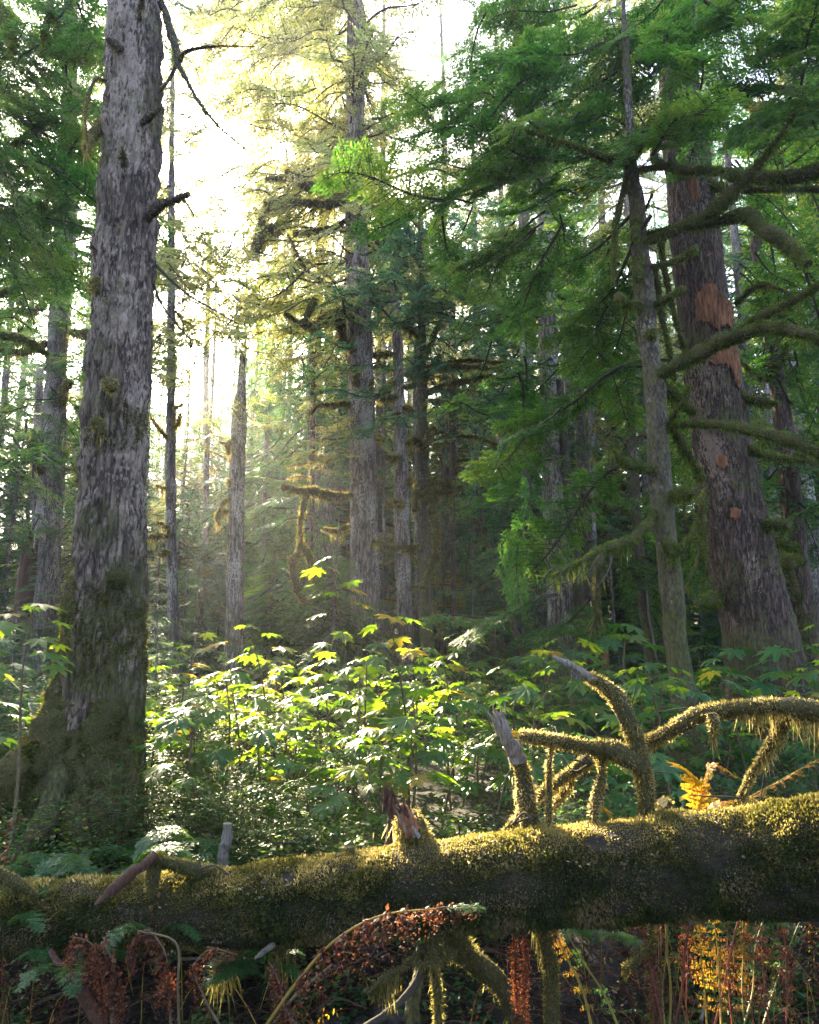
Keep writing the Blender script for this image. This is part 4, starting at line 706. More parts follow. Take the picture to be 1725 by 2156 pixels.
limb([(1090, 1610, 18), (1078, 1575, 17), (1064, 1545, 14), (1052, 1512, 9), (1050, 1506, 5)], 3.9, 3.88, 'wood', name='bare_tip'); splinters(1051, 1508, 3.88, (-.3, 1), 'wood', 10, .06, .007)
limb([(1368, 1745, 36), (1362, 1710, 26), (1358, 1660, 21), (1352, 1600, 21), (1330, 1530, 21), (1300, 1470, 19), (1262, 1438, 14), (1240, 1424, 9)], 3.78, 3.7, fuzz=.8, hang=.6, label='tall curved mossy limb reaching up to the left')
limb([(1252, 1432, 11), (1215, 1408, 8), (1170, 1384, 4), (1166, 1381, 2)], 3.71, 3.7, 'wood', name='bare_tip')
limb([(1362, 1640, 16), (1345, 1600, 26), (1300, 1577, 23), (1250, 1570, 18), (1180, 1557, 13), (1095, 1546, 9)], 3.75, 3.72, hang=1.6, hl=.10, label='sunlit mossy limb reaching level to the left')
limb([(1266, 1585, 8), (1270, 1620, 6), (1266, 1655, 12), (1252, 1705, 14), (1250, 1748, 6)], 3.74, 3.74, hang=.4)
limb([(1163, 1560, 7), (1157, 1610, 7), (1156, 1680, 8), (1152, 1760, 6)], 3.73, 3.78, hang=.5)
limb([(1245, 1600, 15), (1210, 1625, 13), (1165, 1655, 11), (1120, 1690, 9), (1080, 1735, 8), (1040, 1780, 6)], 3.95, 4.1, hang=1.2)
limb([(1205, 1640, 9), (1180, 1680, 8), (1155, 1720, 6)], 4.02, 4.1)
limb([(1390, 1690, 16), (1400, 1700, 20), (1385, 1725, 22), (1415, 1745, 8)], 3.85, 3.9, hang=1.6, name='moss_clump')
limb([(1352, 1570, 14), (1385, 1550, 12), (1430, 1525, 15), (1480, 1500, 17), (1560, 1487, 19), (1640, 1482, 21), (1740, 1492, 27), (1830, 1500, 30)], 3.85, 3.3, hang=1.5, hl=.09, label='long mossy limb reaching out to the right')
limb([(1655, 1490, 18), (1645, 1530, 15), (1615, 1580, 11), (1575, 1650, 9), (1545, 1720, 7)], 3.6, 4.1, hang=1.2)
limb([(1500, 1500, 12), (1505, 1530, 10), (1500, 1545, 4)], 3.5, 3.5, hang=3, name='moss_clump')
limb([(880, 1830, 32), (878, 1780, 36), (872, 1740, 34), (858, 1715, 24)], 3.95, 3.9, hang=2.2, hl=.2, el=.016, label='thick shaggy mossy stub')
limb([(872, 1750, 20), (856, 1718, 16), (846, 1700, 8), (842, 1694, 3)], 3.86, 3.84, 'wood_orange', name='splintered_wood')
limb([(842, 1820, 24), (832, 1770, 20), (826, 1720, 14), (818, 1690, 8), (812, 1662, 3)], 4.2, 4.25, 'wood_red', name='splintered_wood')
limb([(737, 1850, 12), (735, 1815, 14), (735, 1780, 11)], 3.95, 3.93, hang=2.0, hl=.15)
limb([(322, 1806, 12), (360, 1814, 15), (400, 1826, 17), (450, 1846, 20), (500, 1864, 22), (550, 1884, 26)], 4.0, 4.05, hang=1.6, hl=.13, label='arched mossy limb at the left end')
limb([(330, 1815, 16), (328, 1850, 17), (326, 1890, 13), (328, 1925, 5)], 4.0, 4.0, hang=.8, mats=None) if False else limb([(330, 1815, 16), (328, 1850, 17), (326, 1890, 13)], 4.0, 4.0, hang=1.0)
limb([(-60, 1820, 14), (0, 1842, 14), (45, 1868, 13), (78, 1890, 8)], 3.95, 4.1, hang=1.6)
limb([(885, 1820, 8), (884, 1880, 10), (886, 1940, 8)], 3.86, 3.84, hang=1.5, name='hanging_moss')
splinters(850, 1715, 3.86, (-.5, 1), 'wood_red', 12, .07); splinters(866, 1745, 3.85, (-.5, .9), 'wood', 8); splinters(818, 1690, 4.22, (-.25, 1), 'wood_red', 12, .12); splinters(1056, 1522, 3.88, (-.25, 1), 'wood', 8, .08); splinters(328, 1905, 3.98, (.05, -1), 'wood_orange', 7, .07)
for q in range(26):                                                    # thin bare twigs forking off the limbs
    px, py = [(1290, 1470), (1110, 1660), (1180, 1560), (1440, 1520), (1600, 1490), (1560, 1680), (1240, 1610), (420, 1830), (930, 2000), (1345, 1620), (1080, 1735), (1500, 1495), (1365, 1560)][q % 13]
    a = rng.uniform(0, 6.28); l = rng.uniform(40, 120); limb([(px, py, 2.4), (px + l * .5 * math.cos(a), py - abs(l * .4 * math.sin(a)) * (1 if q % 3 else -1), 1.7), (px + l * math.cos(a), py - l * .6 * math.sin(a), .8)], 3.8, 3.8 + rng.uniform(-.2, .2), 'twig', name='twig')
# limbs under the log
limb([(930, 1930, 30), (955, 1990, 30), (1000, 2035, 27), (1060, 2085, 22), (1100, 2160, 18)], 4.1, 4.0, hang=.6, label='thick bare limb slanting down under the log', fuzz=.4)
limb([(1125, 1915, 22), (1150, 1990, 19), (1160, 2060, 17), (1165, 2180, 15)], 4.0, 3.9, hang=2.0, hl=.16)
limb([(905, 1925, 12), (912, 1990, 10), (918, 2060, 10), (922, 2180, 9)], 3.8, 3.7, hang=1.2)
limb([(900, 2000, 8), (870, 2080, 7), (820, 2130, 8), (760, 2170, 9)], 3.8, 3.7, 'twig')
limb([(900, 1985, 5), (855, 2030, 5), (810, 2055, 5), (775, 2090, 3)], 3.8, 3.6, hang=2.0, hl=.09)
limb([(915, 1990, 4), (960, 2010, 4), (870, 2030, 3)], 3.75, 3.7, hang=1.0)
limb([(1375, 1925, 8), (1372, 1990, 10), (1376, 2060, 9), (1375, 2170, 11)], 3.9, 3.8, hang=1.4)
limb([(1372, 1990, 7), (1340, 2020, 6), (1312, 2042, 4)], 3.85, 3.7, hang=1.4)
limb([(505, 1960, 15), (500, 2000, 14), (470, 2030, 16), (450, 2060, 6)], 4.05, 4.0, hang=1.8, hl=.14)
limb([(585, 1945, 22), (590, 1970, 24), (585, 2010, 10)], 3.95, 3.9, hang=2.0, hl=.12, name='moss_clump', label='green moss clump hanging from the underside')
# broken sticks lying on / against the log
def stick(pts, Y1, Y2, label, m='wood_red', cat='broken branch', name='broken_branch', rough=.25, grp=None):
    b = MB(); S = spline(pl(pts, Y1, Y2), 30); S[:, :3] += .25 * S[:, 3:4] * np.stack([vnoise(S[:, :3], 11, q) for q in (1, 2, 3)], 1); b.tube(S[:, :3], S[:, 3], 10, rough=rough, nscale=30)
    return tag(b.build(name, m), label, cat, grp)
stick([(328, 1800, 8), (300, 1824, 11), (255, 1860, 11), (215, 1893, 8), (200, 1905, 2)], 3.98, 3.75, 'reddish broken stick leaning on the left end of the log')
stick([(105, 2000, 4), (125, 2035, 9), (160, 2080, 11), (200, 2130, 13), (225, 2180, 13)], 3.9, 3.6, 'brown rotten branch slanting down in the lower left corner')
stick([(537, 2018, 2), (550, 2008, 5), (575, 1990, 7)], 3.7, 3.85, 'short pale broken stub sticking out below the log', 'wood')
stick([(480, 1735, 9), (478, 1760, 11), (472, 1800, 12), (470, 1850, 12)], 5.2, 5.2, 'weathered grey upright post-like snag behind the log, left of the middle', 'wood', 'snag', 'small_snag')
stick([(885, 1990, 8), (880, 2060, 12), (868, 2110, 15), (872, 2180, 16)], 4.2, 4.0, 'dark upright branch standing in the shade below the log middle', 'bark_red')
# ================================================================== PLANT KINDS
def palm_leaf(g, n=76, teeth=1.0):
    lobes = np.radians([0, 38, -38, 77, -77, 120, -120]); Rl = np.array([1, .95, .95, .8, .8, .56, .56]) * g.uniform(.92, 1.08, 7)
    th = np.radians(np.linspace(-158, 158, n)); d = np.abs(th[:, None] - lobes[None]); r = (Rl * (1 - .52 * (d / np.radians(19.5)) ** 1.15)).max(1)
    r = np.maximum(r, .28); r = r * (1 + teeth * .07 * np.where(np.arange(n) % 2, 1, -1)) ; dm = d.min(1) / np.radians(19.5)
    def ring(f): 
        x = np.cos(th) * r * f; y = np.sin(th) * r * f; z = -.20 * (r * f) ** 2 + .09 * np.clip(dm, 0, 1) * r * f * (1 if f < .9 else .75) + .02 * g.normal(size=n) * (f > .9)
        return np.stack([x, y, z], 1)
    V = np.vstack([[[0, 0, 0]], ring(.33), ring(.68), ring(1.0)]); i = np.arange(n - 1)
    Tt = np.stack([i * 0, i + 1, i + 2], 1); Q = np.vstack([np.stack([a + i, b_ + i, b_ + i + 1, a + i + 1], 1) for a, b_ in ((1, 1 + n), (1 + n, 1 + 2 * n))])
    return V * .55, Tt, Q
PL = [palm_leaf(np.random.default_rng(q), 56 + 6 * (q % 3)) for q in range(6)]
def put_leaf(mb, P, D, up, size, g, m=0, rnd=None):
    V, Tt, Q = PL[int(g.integers(6))]; A = frame(D, up, g.uniform(-.25, .25)); W = (V * size) @ A + P; r = g.random() if rnd is None else rnd
    mb.add(W, Tt, m, r); mb.add(W, Q, m, r)
def club_mesh(seed, h, nl, size, hgt=None, flat=.22, stemr=.011, spread=1., yellow=.0, lower=.5):
    g = np.random.default_rng(seed); st = MB(); fo = MB(); a0 = g.uniform(0, 6.28); lean = g.normal(size=2) * .14
    t = np.linspace(0, 1, 9); sp = np.stack([lean[0] * t * h + .03 * np.sin(t * 6 + a0), lean[1] * t * h + .03 * np.cos(t * 5 + a0), t * h - .05], 1)
    st.tube(sp, np.linspace(stemr * 1.4, stemr * .6, 9), 7, 0, rough=.2)
    for i in range(nl):
        u = 1 - (i / nl) ** 1.1 * lower; p = np.array([np.interp(u, t, sp[:, k]) for k in range(3)]); a = a0 + i * 2.4 + g.uniform(-.4, .4)
        l = size * g.uniform(.5, 1.05) * (.35 + .65 * min(1, i / 3)) * spread; up = .75 if i < 2 else g.uniform(.15, .5); d = np.array([math.cos(a), math.sin(a), up]); d /= np.linalg.norm(d); e = p + d * l * 1.15 + [0, 0, -.05 * l]
        st.tube(np.array([p, (p + e) / 2 + [0, 0, .03 * l], e]), [.0035, .003, .0025], 4, 1, cap=False)
        dd = np.array([math.cos(a), math.sin(a), -g.uniform(.05, flat * 1.8)]); 
        put_leaf(fo, e, dd, (g.normal() * .15, g.normal() * .15, 1), size * g.uniform(.5, 1.2), g, 0, np.clip(g.uniform(.15, .75) + (.5 if g.random() < yellow else 0), 0, 1))
    return st, fo
def club(px, py, Y, nl, size, label, seed, top=True, grp=None, leaf='club', yellow=.12, lower=.5):
    p = at(px, py, Y); gb = float(gz(p[0], Y)); h = max(.35, p[2] - gb); root = empty('broad_leaved_shrub', (p[0], Y, gb), label, 'shrub', grp)
    st, fo = club_mesh(seed, h, nl, size, yellow=yellow, lower=lower); st.build('stem', ['stem', 'stem'], root); fo.build('leaves', leaf, root, smooth=False); return root
heroes = [(765, 1165, 8.6, 7, .34, 'tallest broad-leaved shrub, its top leaves against the tall centre trunk', .25), (630, 1305, 8, 9, .30, 'tall broad-leaved shrub with bright leaves just left of the centre trunk', .4), (870, 1285, 7.6, 9, .33, 'tall broad-leaved shrub with big bright leaves in front of the slender forked trunk', .4),
    (790, 1370, 7.4, 6, .26, 'broad-leaved shrub between the two tallest shrubs', .4), (950, 1375, 8, 9, .30, 'broad-leaved shrub right of the big bright-leaved one, flat leaves', .45), (520, 1400, 7.6, 11, .30, 'broad-leaved shrub below the pale bare trunk', .5), (410, 1420, 8.4, 10, .28, 'broad-leaved shrub between the thin tree and the pale bare trunk', .5),
    (1060, 1425, 8.6, 9, .30, 'broad-leaved shrub with some yellowed leaves right of the middle', .5), (690, 1440, 7, 10, .32, 'dense low broad-leaved shrub in the middle of the clearing', .5), (1000, 1510, 7, 6, .28, 'low shrub with one large golden leaf', .6), (600, 1530, 6.2, 10, .33, 'broad-leaved shrub with large bluish flat leaves in front of the clearing', .5),
    (850, 1520, 6.6, 10, .30, 'broad-leaved shrub left of the golden-leaved one', .5), (1420, 1395, 6.6, 9, .34, 'broad-leaved shrub with big lit leaves before the slim mossy tree', .45), (1330, 1440, 7.4, 8, .30, 'broad-leaved shrub behind the tall curved limb', .5), (1560, 1400, 7.0, 9, .30, 'shaded broad-leaved shrub at the foot of the big orange-patched tree', .5),
    (1690, 1380, 6.2, 9, .30, 'bluish shaded shrub at the right edge', .5), (1640, 1290, 7.8, 7, .20, 'thin arching shrub in front of the big orange-patched trunk', .5), (60, 1250, 5.6, 6, .34, 'shrub with large yellow-green leaves at the left edge, highest one there', .35), (20, 1300, 5.4, 4, .36, 'large-leaved shrub entering at the left edge', .3), (40, 1470, 6.3, 9, .34, 'broad-leaved shrub left of the big left trunk, leaves silvery on top', .45), (70, 1420, 8, 8, .30, 'shaded shrub behind the one left of the big left trunk', .5)]
for q, (px, py, Y, nl, sz, lab, lo) in enumerate(heroes):
    club(px, py + 18, Y, nl + 4, sz * 1.12, lab, 300 + q, leaf='club', lower=lo)
CP = [club_mesh(700 + q, 1.0 + .12 * q, 11 + q % 3, .40, yellow=.18, lower=.6) for q in range(6)]
cproto = []
def where2(px, py): return ('high' if py < 1440 else 'middle' if py < 1540 else 'low') + ' in the thicket ' + where3(px)
m3 = [(0, 'left of the big left trunk'), (330, 'right beside the big left trunk'), (420, 'under the thin tree'), (500, 'under the pale bare trunk'), (600, 'left of the centre'), (700, 'just left of the tall centre trunk'), (770, 'under the tall centre trunk'), (850, 'under the centre trunk pair'), (930, 'under the slender forked tree'), (1020, 'right of the centre'), (1110, 'left of the log\'s standing stub'), (1200, 'under the pale double trunk'), (1300, 'behind the tall curved limb'), (1400, 'under the slim mossy tree'), (1500, 'between the slim mossy and the big dark tree'), (1600, 'under the big orange-patched tree'), (1700, 'at the right edge')]
def where3(px): return min(m3, key=lambda m: abs(m[0] - px))[1]
def multi(proto_fn, nvar, spots, name, labf, grp):
    ps = []
    for i, (px, Y, hs, rz) in enumerate(spots):
        x = (px - 862) / F * Y / .985; loc = np.array([x, Y, float(gz(x, Y)) - .03]); v = i % nvar; lab = labf(px, Y, i)
        if v >= len(ps):
            root = empty(name, (0, 0, 0), lab, 'plant' if 'shrub' not in name else 'shrub', grp); proto_fn(v, root); ps.append(root); root.location = [float(c) for c in loc]; root.rotation_euler.z = rz; root.scale = (hs, hs, hs)
        else: dup(ps[v], loc, rz, hs, lab, grp)
def rs(n, px0, px1, Y0, Y1, s0, s1, seed):
    g = np.random.default_rng(seed); return [(float(px0 + (px1 - px0) * ((i + g.random()) / n)), float(g.uniform(Y0, Y1)), float(g.uniform(s0, s1)), float(g.uniform(0, 6.28))) for i in range(n)]
def pf_club(leafm):
    def f(v, root):
        st, fo = CP[v]; st.build('stem', ['stem', 'stem'], root); fo.build('leaves', leafm, root, smooth=False)
    return f
sz = lambda h: 'small' if h < .85 else 'medium' if h < 1.05 else 'tall'
dd_ = lambda Y: 'front' if Y < 7.2 else 'middle' if Y < 9.5 else 'rear'
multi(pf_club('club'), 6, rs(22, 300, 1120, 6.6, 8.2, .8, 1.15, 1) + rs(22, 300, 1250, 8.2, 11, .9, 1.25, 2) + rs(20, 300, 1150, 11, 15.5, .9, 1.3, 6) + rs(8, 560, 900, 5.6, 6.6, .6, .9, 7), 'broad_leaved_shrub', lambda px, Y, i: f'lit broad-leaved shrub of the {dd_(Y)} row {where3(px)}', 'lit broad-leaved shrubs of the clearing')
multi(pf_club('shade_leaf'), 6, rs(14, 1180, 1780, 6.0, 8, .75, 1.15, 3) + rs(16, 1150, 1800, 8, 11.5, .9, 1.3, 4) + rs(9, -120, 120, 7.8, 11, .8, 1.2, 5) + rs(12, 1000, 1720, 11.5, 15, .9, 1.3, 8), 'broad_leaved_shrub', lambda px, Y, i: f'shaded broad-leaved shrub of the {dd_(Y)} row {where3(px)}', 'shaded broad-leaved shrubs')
# --- twiggy shrubs with little leaves
def twig_shrub(seed, h, nst, leaf, ll, lw, dens=1., spread=.6):
    g = np.random.default_rng(seed); st = MB(); fo = MB()
    for i in range(nst):
        a = g.uniform(0, 6.28); hh = h * g.uniform(.6, 1.05); e = np.array([math.cos(a) * spread * g.random(), math.sin(a) * spread * g.random(), hh]); c = e * .5 + [0, 0, .15 * h]
        S = spline(np.array([[0, 0, -.05], c, e]) + np.array([math.cos(a), math.sin(a), 0]) * .04, 8); st.tube(S, np.linspace(.006, .002, 8), 4, 0, cap=False)
        for k in range(int(7 * dens)):
            u = g.uniform(.35, 1); p = np.array([np.interp(u * 7, range(8), S[:, q]) for q in range(3)]); a2 = g.uniform(0, 6.28); tl = g.uniform(.15, .4) * h ** .5; d = np.array([math.cos(a2), math.sin(a2), g.uniform(-.1, .5)])
            st.tube(np.array([p, p + d * tl]), [.002, .001], 3, 0, cap=False); n = max(4, int(tl / (ll * .55))); s = (np.arange(n) + .5) / n
            P = p + d * tl * s[:, None] + g.normal(size=(n, 3)) * .006; sd = np.where(np.arange(n) % 2, 1, -1)[:, None]; D = d * .6 + np.cross(d, [0, 0, 1]) * sd + g.normal(size=(n, 3)) * .2; D[:, 2] -= .15
            Nn = np.array([0, 0, 1]) + g.normal(size=(n, 3)) * .35; fo.leaves(P, D, Nn, ll * g.uniform(.7, 1.2, n), lw * g.uniform(.8, 1.2, n), 0, np.clip(g.normal(.5, .25, n), 0, 1))
    st.build_ = None; return st, fo
def pf_twig(args, leafm):
    def f(v, root):
        st, fo = twig_shrub(900 + v * 7 + int(args[1]), *args); st.build('stems', 'stem', root); fo.build('leaves', leafm, root, smooth=False)
    return f
multi(pf_twig((.95, 12, 0, .036, .022, 1.8, .5), 'small'), 5, rs(14, 325, 600, 5.7, 7.6, .5, .95, 11) + rs(12, 540, 800, 5.2, 6.6, .45, .8, 12) + rs(10, 300, 700, 7.6, 10, .9, 1.3, 13), 'small_leaved_shrub', lambda px, Y, i: f'sunlit {dd_(Y)} shrub with tiny leaves {where3(px)}', 'sunlit small-leaved shrubs')
multi(pf_twig((.8, 9, 0, .075, .045, 1.1, .5), 'small'), 4, rs(10, 560, 1050, 4.9, 5.7, .5, .85, 14), 'bramble_shrub', lambda px, Y, i: f'low bramble with pointed leaves behind the log {where3(px)}', 'brambles behind the log')
multi(pf_twig((1.0, 10, 0, .06, .034, 1.3, .6), 'shade_leaf'), 4, rs(16, 1040, 1780, 5.0, 8.5, .5, 1.0, 15) + rs(14, -80, 140, 8.2, 12, .6, 1.5, 16) + rs(16, 300, 1700, 12, 18, 1.0, 1.7, 17), 'leafy_shrub', lambda px, Y, i: f'dim {dd_(Y)} leafy bush {where3(px)}', 'dim leafy bushes')
multi(pf_twig((.5, 10, 0, .05, .035, 1.3, .4), 'shade_leaf'), 3, rs(15, -40, 460, 3.3, 4.3, .5, .9, 18) + rs(6, 1300, 1760, 3.9, 4.6, .5, .8, 19), 'leafy_shrub', lambda px, Y, i: f'dark low creeper leaves below the log {where3(px)}', 'dark plants below the log')
b1, b2 = twig_shrub(77, .8, 6, 0, .03, .02, 1.0, .3); root = empty('small_leaved_shrub', [*at(262, 1600, 6.1)[:2], float(gz(-2.5, 6.1))], 'thin small-leaved shrub growing in front of the big mossy left trunk', 'shrub'); b1.build('stems', 'stem', root); b2.build('leaves', 'fern', root, smooth=False); root.scale = (.8, .8, 1.35)
# --- ferns
def frond(mb, P, m=0, ms=1, wmax=.14, npin=26, dens=9, curl=0., g=rng, r=.003, hang=0., gap=.0):
    """P: spline control points of the midrib"""
    S = spline(np.asarray(P, float), 40); mb.tube(S, np.linspace(r, r * .3, 40), 5, ms, cap=False); L = np.linalg.norm(np.diff(S, axis=0), axis=1).sum()
    for i in range(npin):
        t = .18 + .81 * (i + .5) / npin
        if g.random() < gap: continue
        k = int(t * 39); T_ = S[min(k + 1, 39)] - S[max(k - 1, 0)]; T_ /= np.linalg.norm(T_); sd0 = np.cross(T_, [0, 0, 1]); nrm = np.linalg.norm(sd0); sd0 = sd0 / nrm if nrm > .2 else np.array([1., 0, 0]); up = np.cross(sd0, T_)
        w_ = wmax * math.sin(math.pi * min(1, (t - .08) / .95)) ** .7 * (1.15 - .5 * t) + .01
        for sd in (-1, 1):
            d = sd0 * sd + T_ * .45 + up * g.uniform(-.3, .1) + np.array([0, 0, -hang]) + g.normal(size=3) * .12 * (1 + hang); d /= np.linalg.norm(d)
            s = (np.arange(dens) + .5) / dens; Pp = S[k] + d * w_ * s[:, None] + np.array([0, 0, -.25 * (1 + hang)]) * (w_ * s[:, None]) ** 2 / .14
            if curl: Pp = Pp + g.normal(size=(dens, 3)) * curl
            for s2 in (-1, 1):
                q = np.cross(d, up) * s2; D = q + d * .5 + g.normal(size=(dens, 3)) * (.15 + curl * 30); l = (w_ * .24 + .004) * (1.1 - .7 * s)
                mb.leaves(Pp, D, up + g.normal(size=(dens, 3)) * (.15 + curl * 30), l, l * .5 + .001, m)
def fern(px, py, Y, nf, L, label, leaf='fern', seed=0, z=None, grp=None, wmax=.13, a0=None, a1=None, rise=.7, name='fern'):
    p = at(px, py, Y); g = np.random.default_rng(seed + 1000)
    if z == 'g': p[2] = float(gz(p[0], p[1]))
    root = empty(name, p, label, 'fern', grp)
    for i in range(nf):
        a = g.uniform(a0, a1) if a0 is not None else 6.28 * (i + g.random() * .6) / nf; l = L * g.uniform(.75, 1.1); d = np.array([math.cos(a), math.sin(a), 0]); rz = rise * g.uniform(.6, 1.2)
        mb = MB(); frond(mb, [[0, 0, 0], d * l * .3 + [0, 0, l * .5 * rz], d * l * .7 + [0, 0, l * .6 * rz], d * l + [0, 0, l * .35 * rz]], g=g, wmax=wmax * l / .6)
        mb.build('frond', [leaf, 'stem_gold' if leaf == 'fern_gold' else 'fern'], root, smooth=False)
    return root
fern(268, 1850, 4.9, 7, .55, 'green fern with spread fronds at the foot of the big left trunk', seed=1, a0=-.9, a1=1.2)
fern(200, 1895, 4.5, 5, .45, 'bluish fern arching over the left end of the log', seed=2, a0=2.2, a1=4.4)
fern(110, 1880, 4.7, 5, .40, 'small shaded fern left of the bluish one', seed=3)
for q, (px, Y) in enumerate([(335, 5.8), (400, 5.6), (470, 5.8), (540, 5.5), (610, 5.7), (680, 5.4), (360, 6.6), (500, 6.6), (590, 6.4), (440, 5.1), (560, 5.0), (650, 5.2), (380, 5.2), (510, 5.3)]):
    fern(px, 1700, Y, 7, .78, f'sunlit {"front" if Y < 5.3 else "near" if Y < 6 else "rear"} fern {["beside the big left trunk", "second right of the big left trunk", "by the grey upright snag", "right of the grey upright snag", "under the bluish flat leaves", "left of the red splintered wood", "in the tiny-leaved shrubs by the big trunk", "in the tiny-leaved shrubs past the snag", "deep under the clearing shrubs", "just behind the arched mossy limb", "behind the log left of the small moss stub", "behind the log right under the small moss stub", "just left of the arched mossy limb", "between the arched limb and the small moss stub"][q]}', seed=20 + q, z='g')
gf = empty('fern', at(1462, 1740, 4.3), 'golden-yellow fern right of the tall curved limb', 'fern')
for pts in ([(1462, 1740, 2), (1470, 1690, 2), (1455, 1630, 2), (1400, 1600, 1)], [(1462, 1740, 2), (1480, 1660, 2), (1500, 1610, 2), (1560, 1640, 1)], [(1440, 1740, 2), (1400, 1700, 2), (1350, 1690, 1)], [(1465, 1740, 2), (1520, 1690, 2), (1590, 1700, 1)]):
    mb = MB(); R_ = pl(pts, 4.3, 4.25); frond(mb, R_[:, :3], wmax=.10, r=.003, npin=17, dens=12); mb.build('frond', ['fern_gold', 'stem_gold'], gf, gf.location, smooth=False)
fern(1530, 1745, 4.5, 4, .34, 'second yellow fern low beside the golden one', 'fern_gold', seed=51, a0=.1, a1=2.6, rise=.6, wmax=.15)
for q, (px, py, Y, l) in enumerate([(60, 1900, 4.25, .36), (20, 1960, 4.1, .4), (330, 1985, 4.0, .34), (140, 2060, 3.9, .36), (560, 2060, 4.0, .3), (1500, 1940, 4.3, .4), (1650, 1960, 4.2, .4), (1250, 1990, 4.3, .3)]):
    fern(px, py, Y, 5, l, 'small green fern ' + ['on the left end of the log', 'below the left end of the log', 'under the arched mossy limb', 'low in the lower left corner', 'under the log left of the arching dead fern', 'hidden among the red stalks', 'among stalks at lower right', 'behind the yellow slanting stalks'][q], seed=80 + q)
def lone_frond(pts, Y1, Y2, label, leaf, stem, wmax, name='fern_frond', **kw):
    mb = MB(); R_ = pl(pts, Y1, Y2); frond(mb, R_[:, :3], wmax=wmax, r=float(R_[0, 3]), **kw); return tag(mb.build(name, [leaf, stem], smooth=False), label, 'fern frond')
lone_frond([(1465, 1740, 3), (1560, 1690, 3), (1640, 1645, 2), (1740, 1590, 2)], 4.3, 4.0, 'orange fern frond slanting up to the right edge behind the log', 'fern_gold', 'stem_gold', .09)
lone_frond([(1300, 1745, 2), (1285, 1715, 2), (1262, 1695, 1.5), (1238, 1690, 1)], 4.2, 4.2, 'small orange fern tip between the hanging limbs on the log', 'fern_gold', 'stem_gold', .06)
lone_frond([(560, 2160, 4), (620, 2075, 4), (700, 1985, 3.5), (790, 1932, 3), (900, 1915, 2.5), (1010, 1912, 1)], 3.2, 3.3, 'long arching dead fern with red-brown hanging leaflets in front of the log', 'fern_dead', 'stem_gold', .12, hang=1.7, curl=.011, npin=40, dens=10, gap=.12)
lone_frond([(920, 1912, 2), (960, 1908, 2), (1000, 1908, 1.5), (1025, 1915, 1)], 3.28, 3.28, 'small pale green fern tip lying on the side of the log', 'fern', 'stem', .05, npin=14)
lone_frond([(360, 2170, 3), (355, 2080, 3), (340, 1990, 2.5), (305, 1958, 2), (283, 1975, 1.5), (280, 2050, 1)], 3.5, 3.5, 'curled rust-red dead fern below the left part of the log', 'fern_dead', 'stem', .09, hang=1.6, curl=.008, npin=36)
lone_frond([(240, 2170, 3), (215, 2060, 3), (190, 1985, 2), (160, 1975, 2), (148, 2060, 1)], 3.6, 3.6, 'dark brown withered fern in the lower left', 'fern_dead', 'stem', .11, hang=2, curl=.01, npin=30)
lone_frond([(235, 2170, 3), (240, 2080, 3), (232, 2010, 2), (215, 1990, 2), (205, 2050, 1)], 3.5, 3.5, 'second dark withered fern beside the rust-red curled one', 'fern_dead', 'stem', .10, hang=2, curl=.01, npin=30)
lone_frond([(470, 2170, 3), (430, 2100, 3), (410, 2030, 2), (440, 2000, 2), (500, 2010, 1)], 3.4, 3.4, 'drooping dead fern below the log, right of the rust-red one', 'fern_dead', 'stem', .07, hang=1.5, curl=.008, npin=24, gap=.2)
lone_frond([(640, 2180, 3), (600, 2120, 3), (585, 2060, 2), (570, 2030, 1)], 3.3, 3.4, 'brown dead fern standing beneath the arching one', 'fern_dead', 'stem', .09, hang=2, curl=.01, npin=26)
lone_frond([(1080, 1940, 3), (1084, 2010, 3), (1086, 2080, 3), (1090, 2170, 2)], 3.8, 3.8, 'bright red dead fern hanging straight down under the log', 'fern_dead', 'stem_red', .035, hang=2.6, curl=.010, npin=46, gap=.25)
lone_frond([(1102, 1935, 3), (1106, 2010, 3), (1104, 2080, 3), (1108, 2170, 2)], 3.78, 3.78, 'second red dead fern hanging beside the first', 'fern_dead', 'stem_red', .03, hang=2.6, curl=.010, npin=46, gap=.25)
def stalk(pts, Y1, Y2, label, m, grp, leaf=None, wmax=.05, gap=.5):
    mb = MB(); R_ = pl(pts, Y1, Y2)
    if leaf: frond(mb, R_[:, :3], wmax=wmax, r=float(R_[0, 3]), gap=gap, npin=26, dens=6, curl=.003, hang=.4)
    else: S = spline(R_, 20); mb.tube(S[:, :3], S[:, 3], 6, 1, rnd=float(rng.random()))
    return tag(mb.build('fern_stalk', [leaf or 'fern', m], smooth=bool(not leaf)), label, 'stalk', grp)
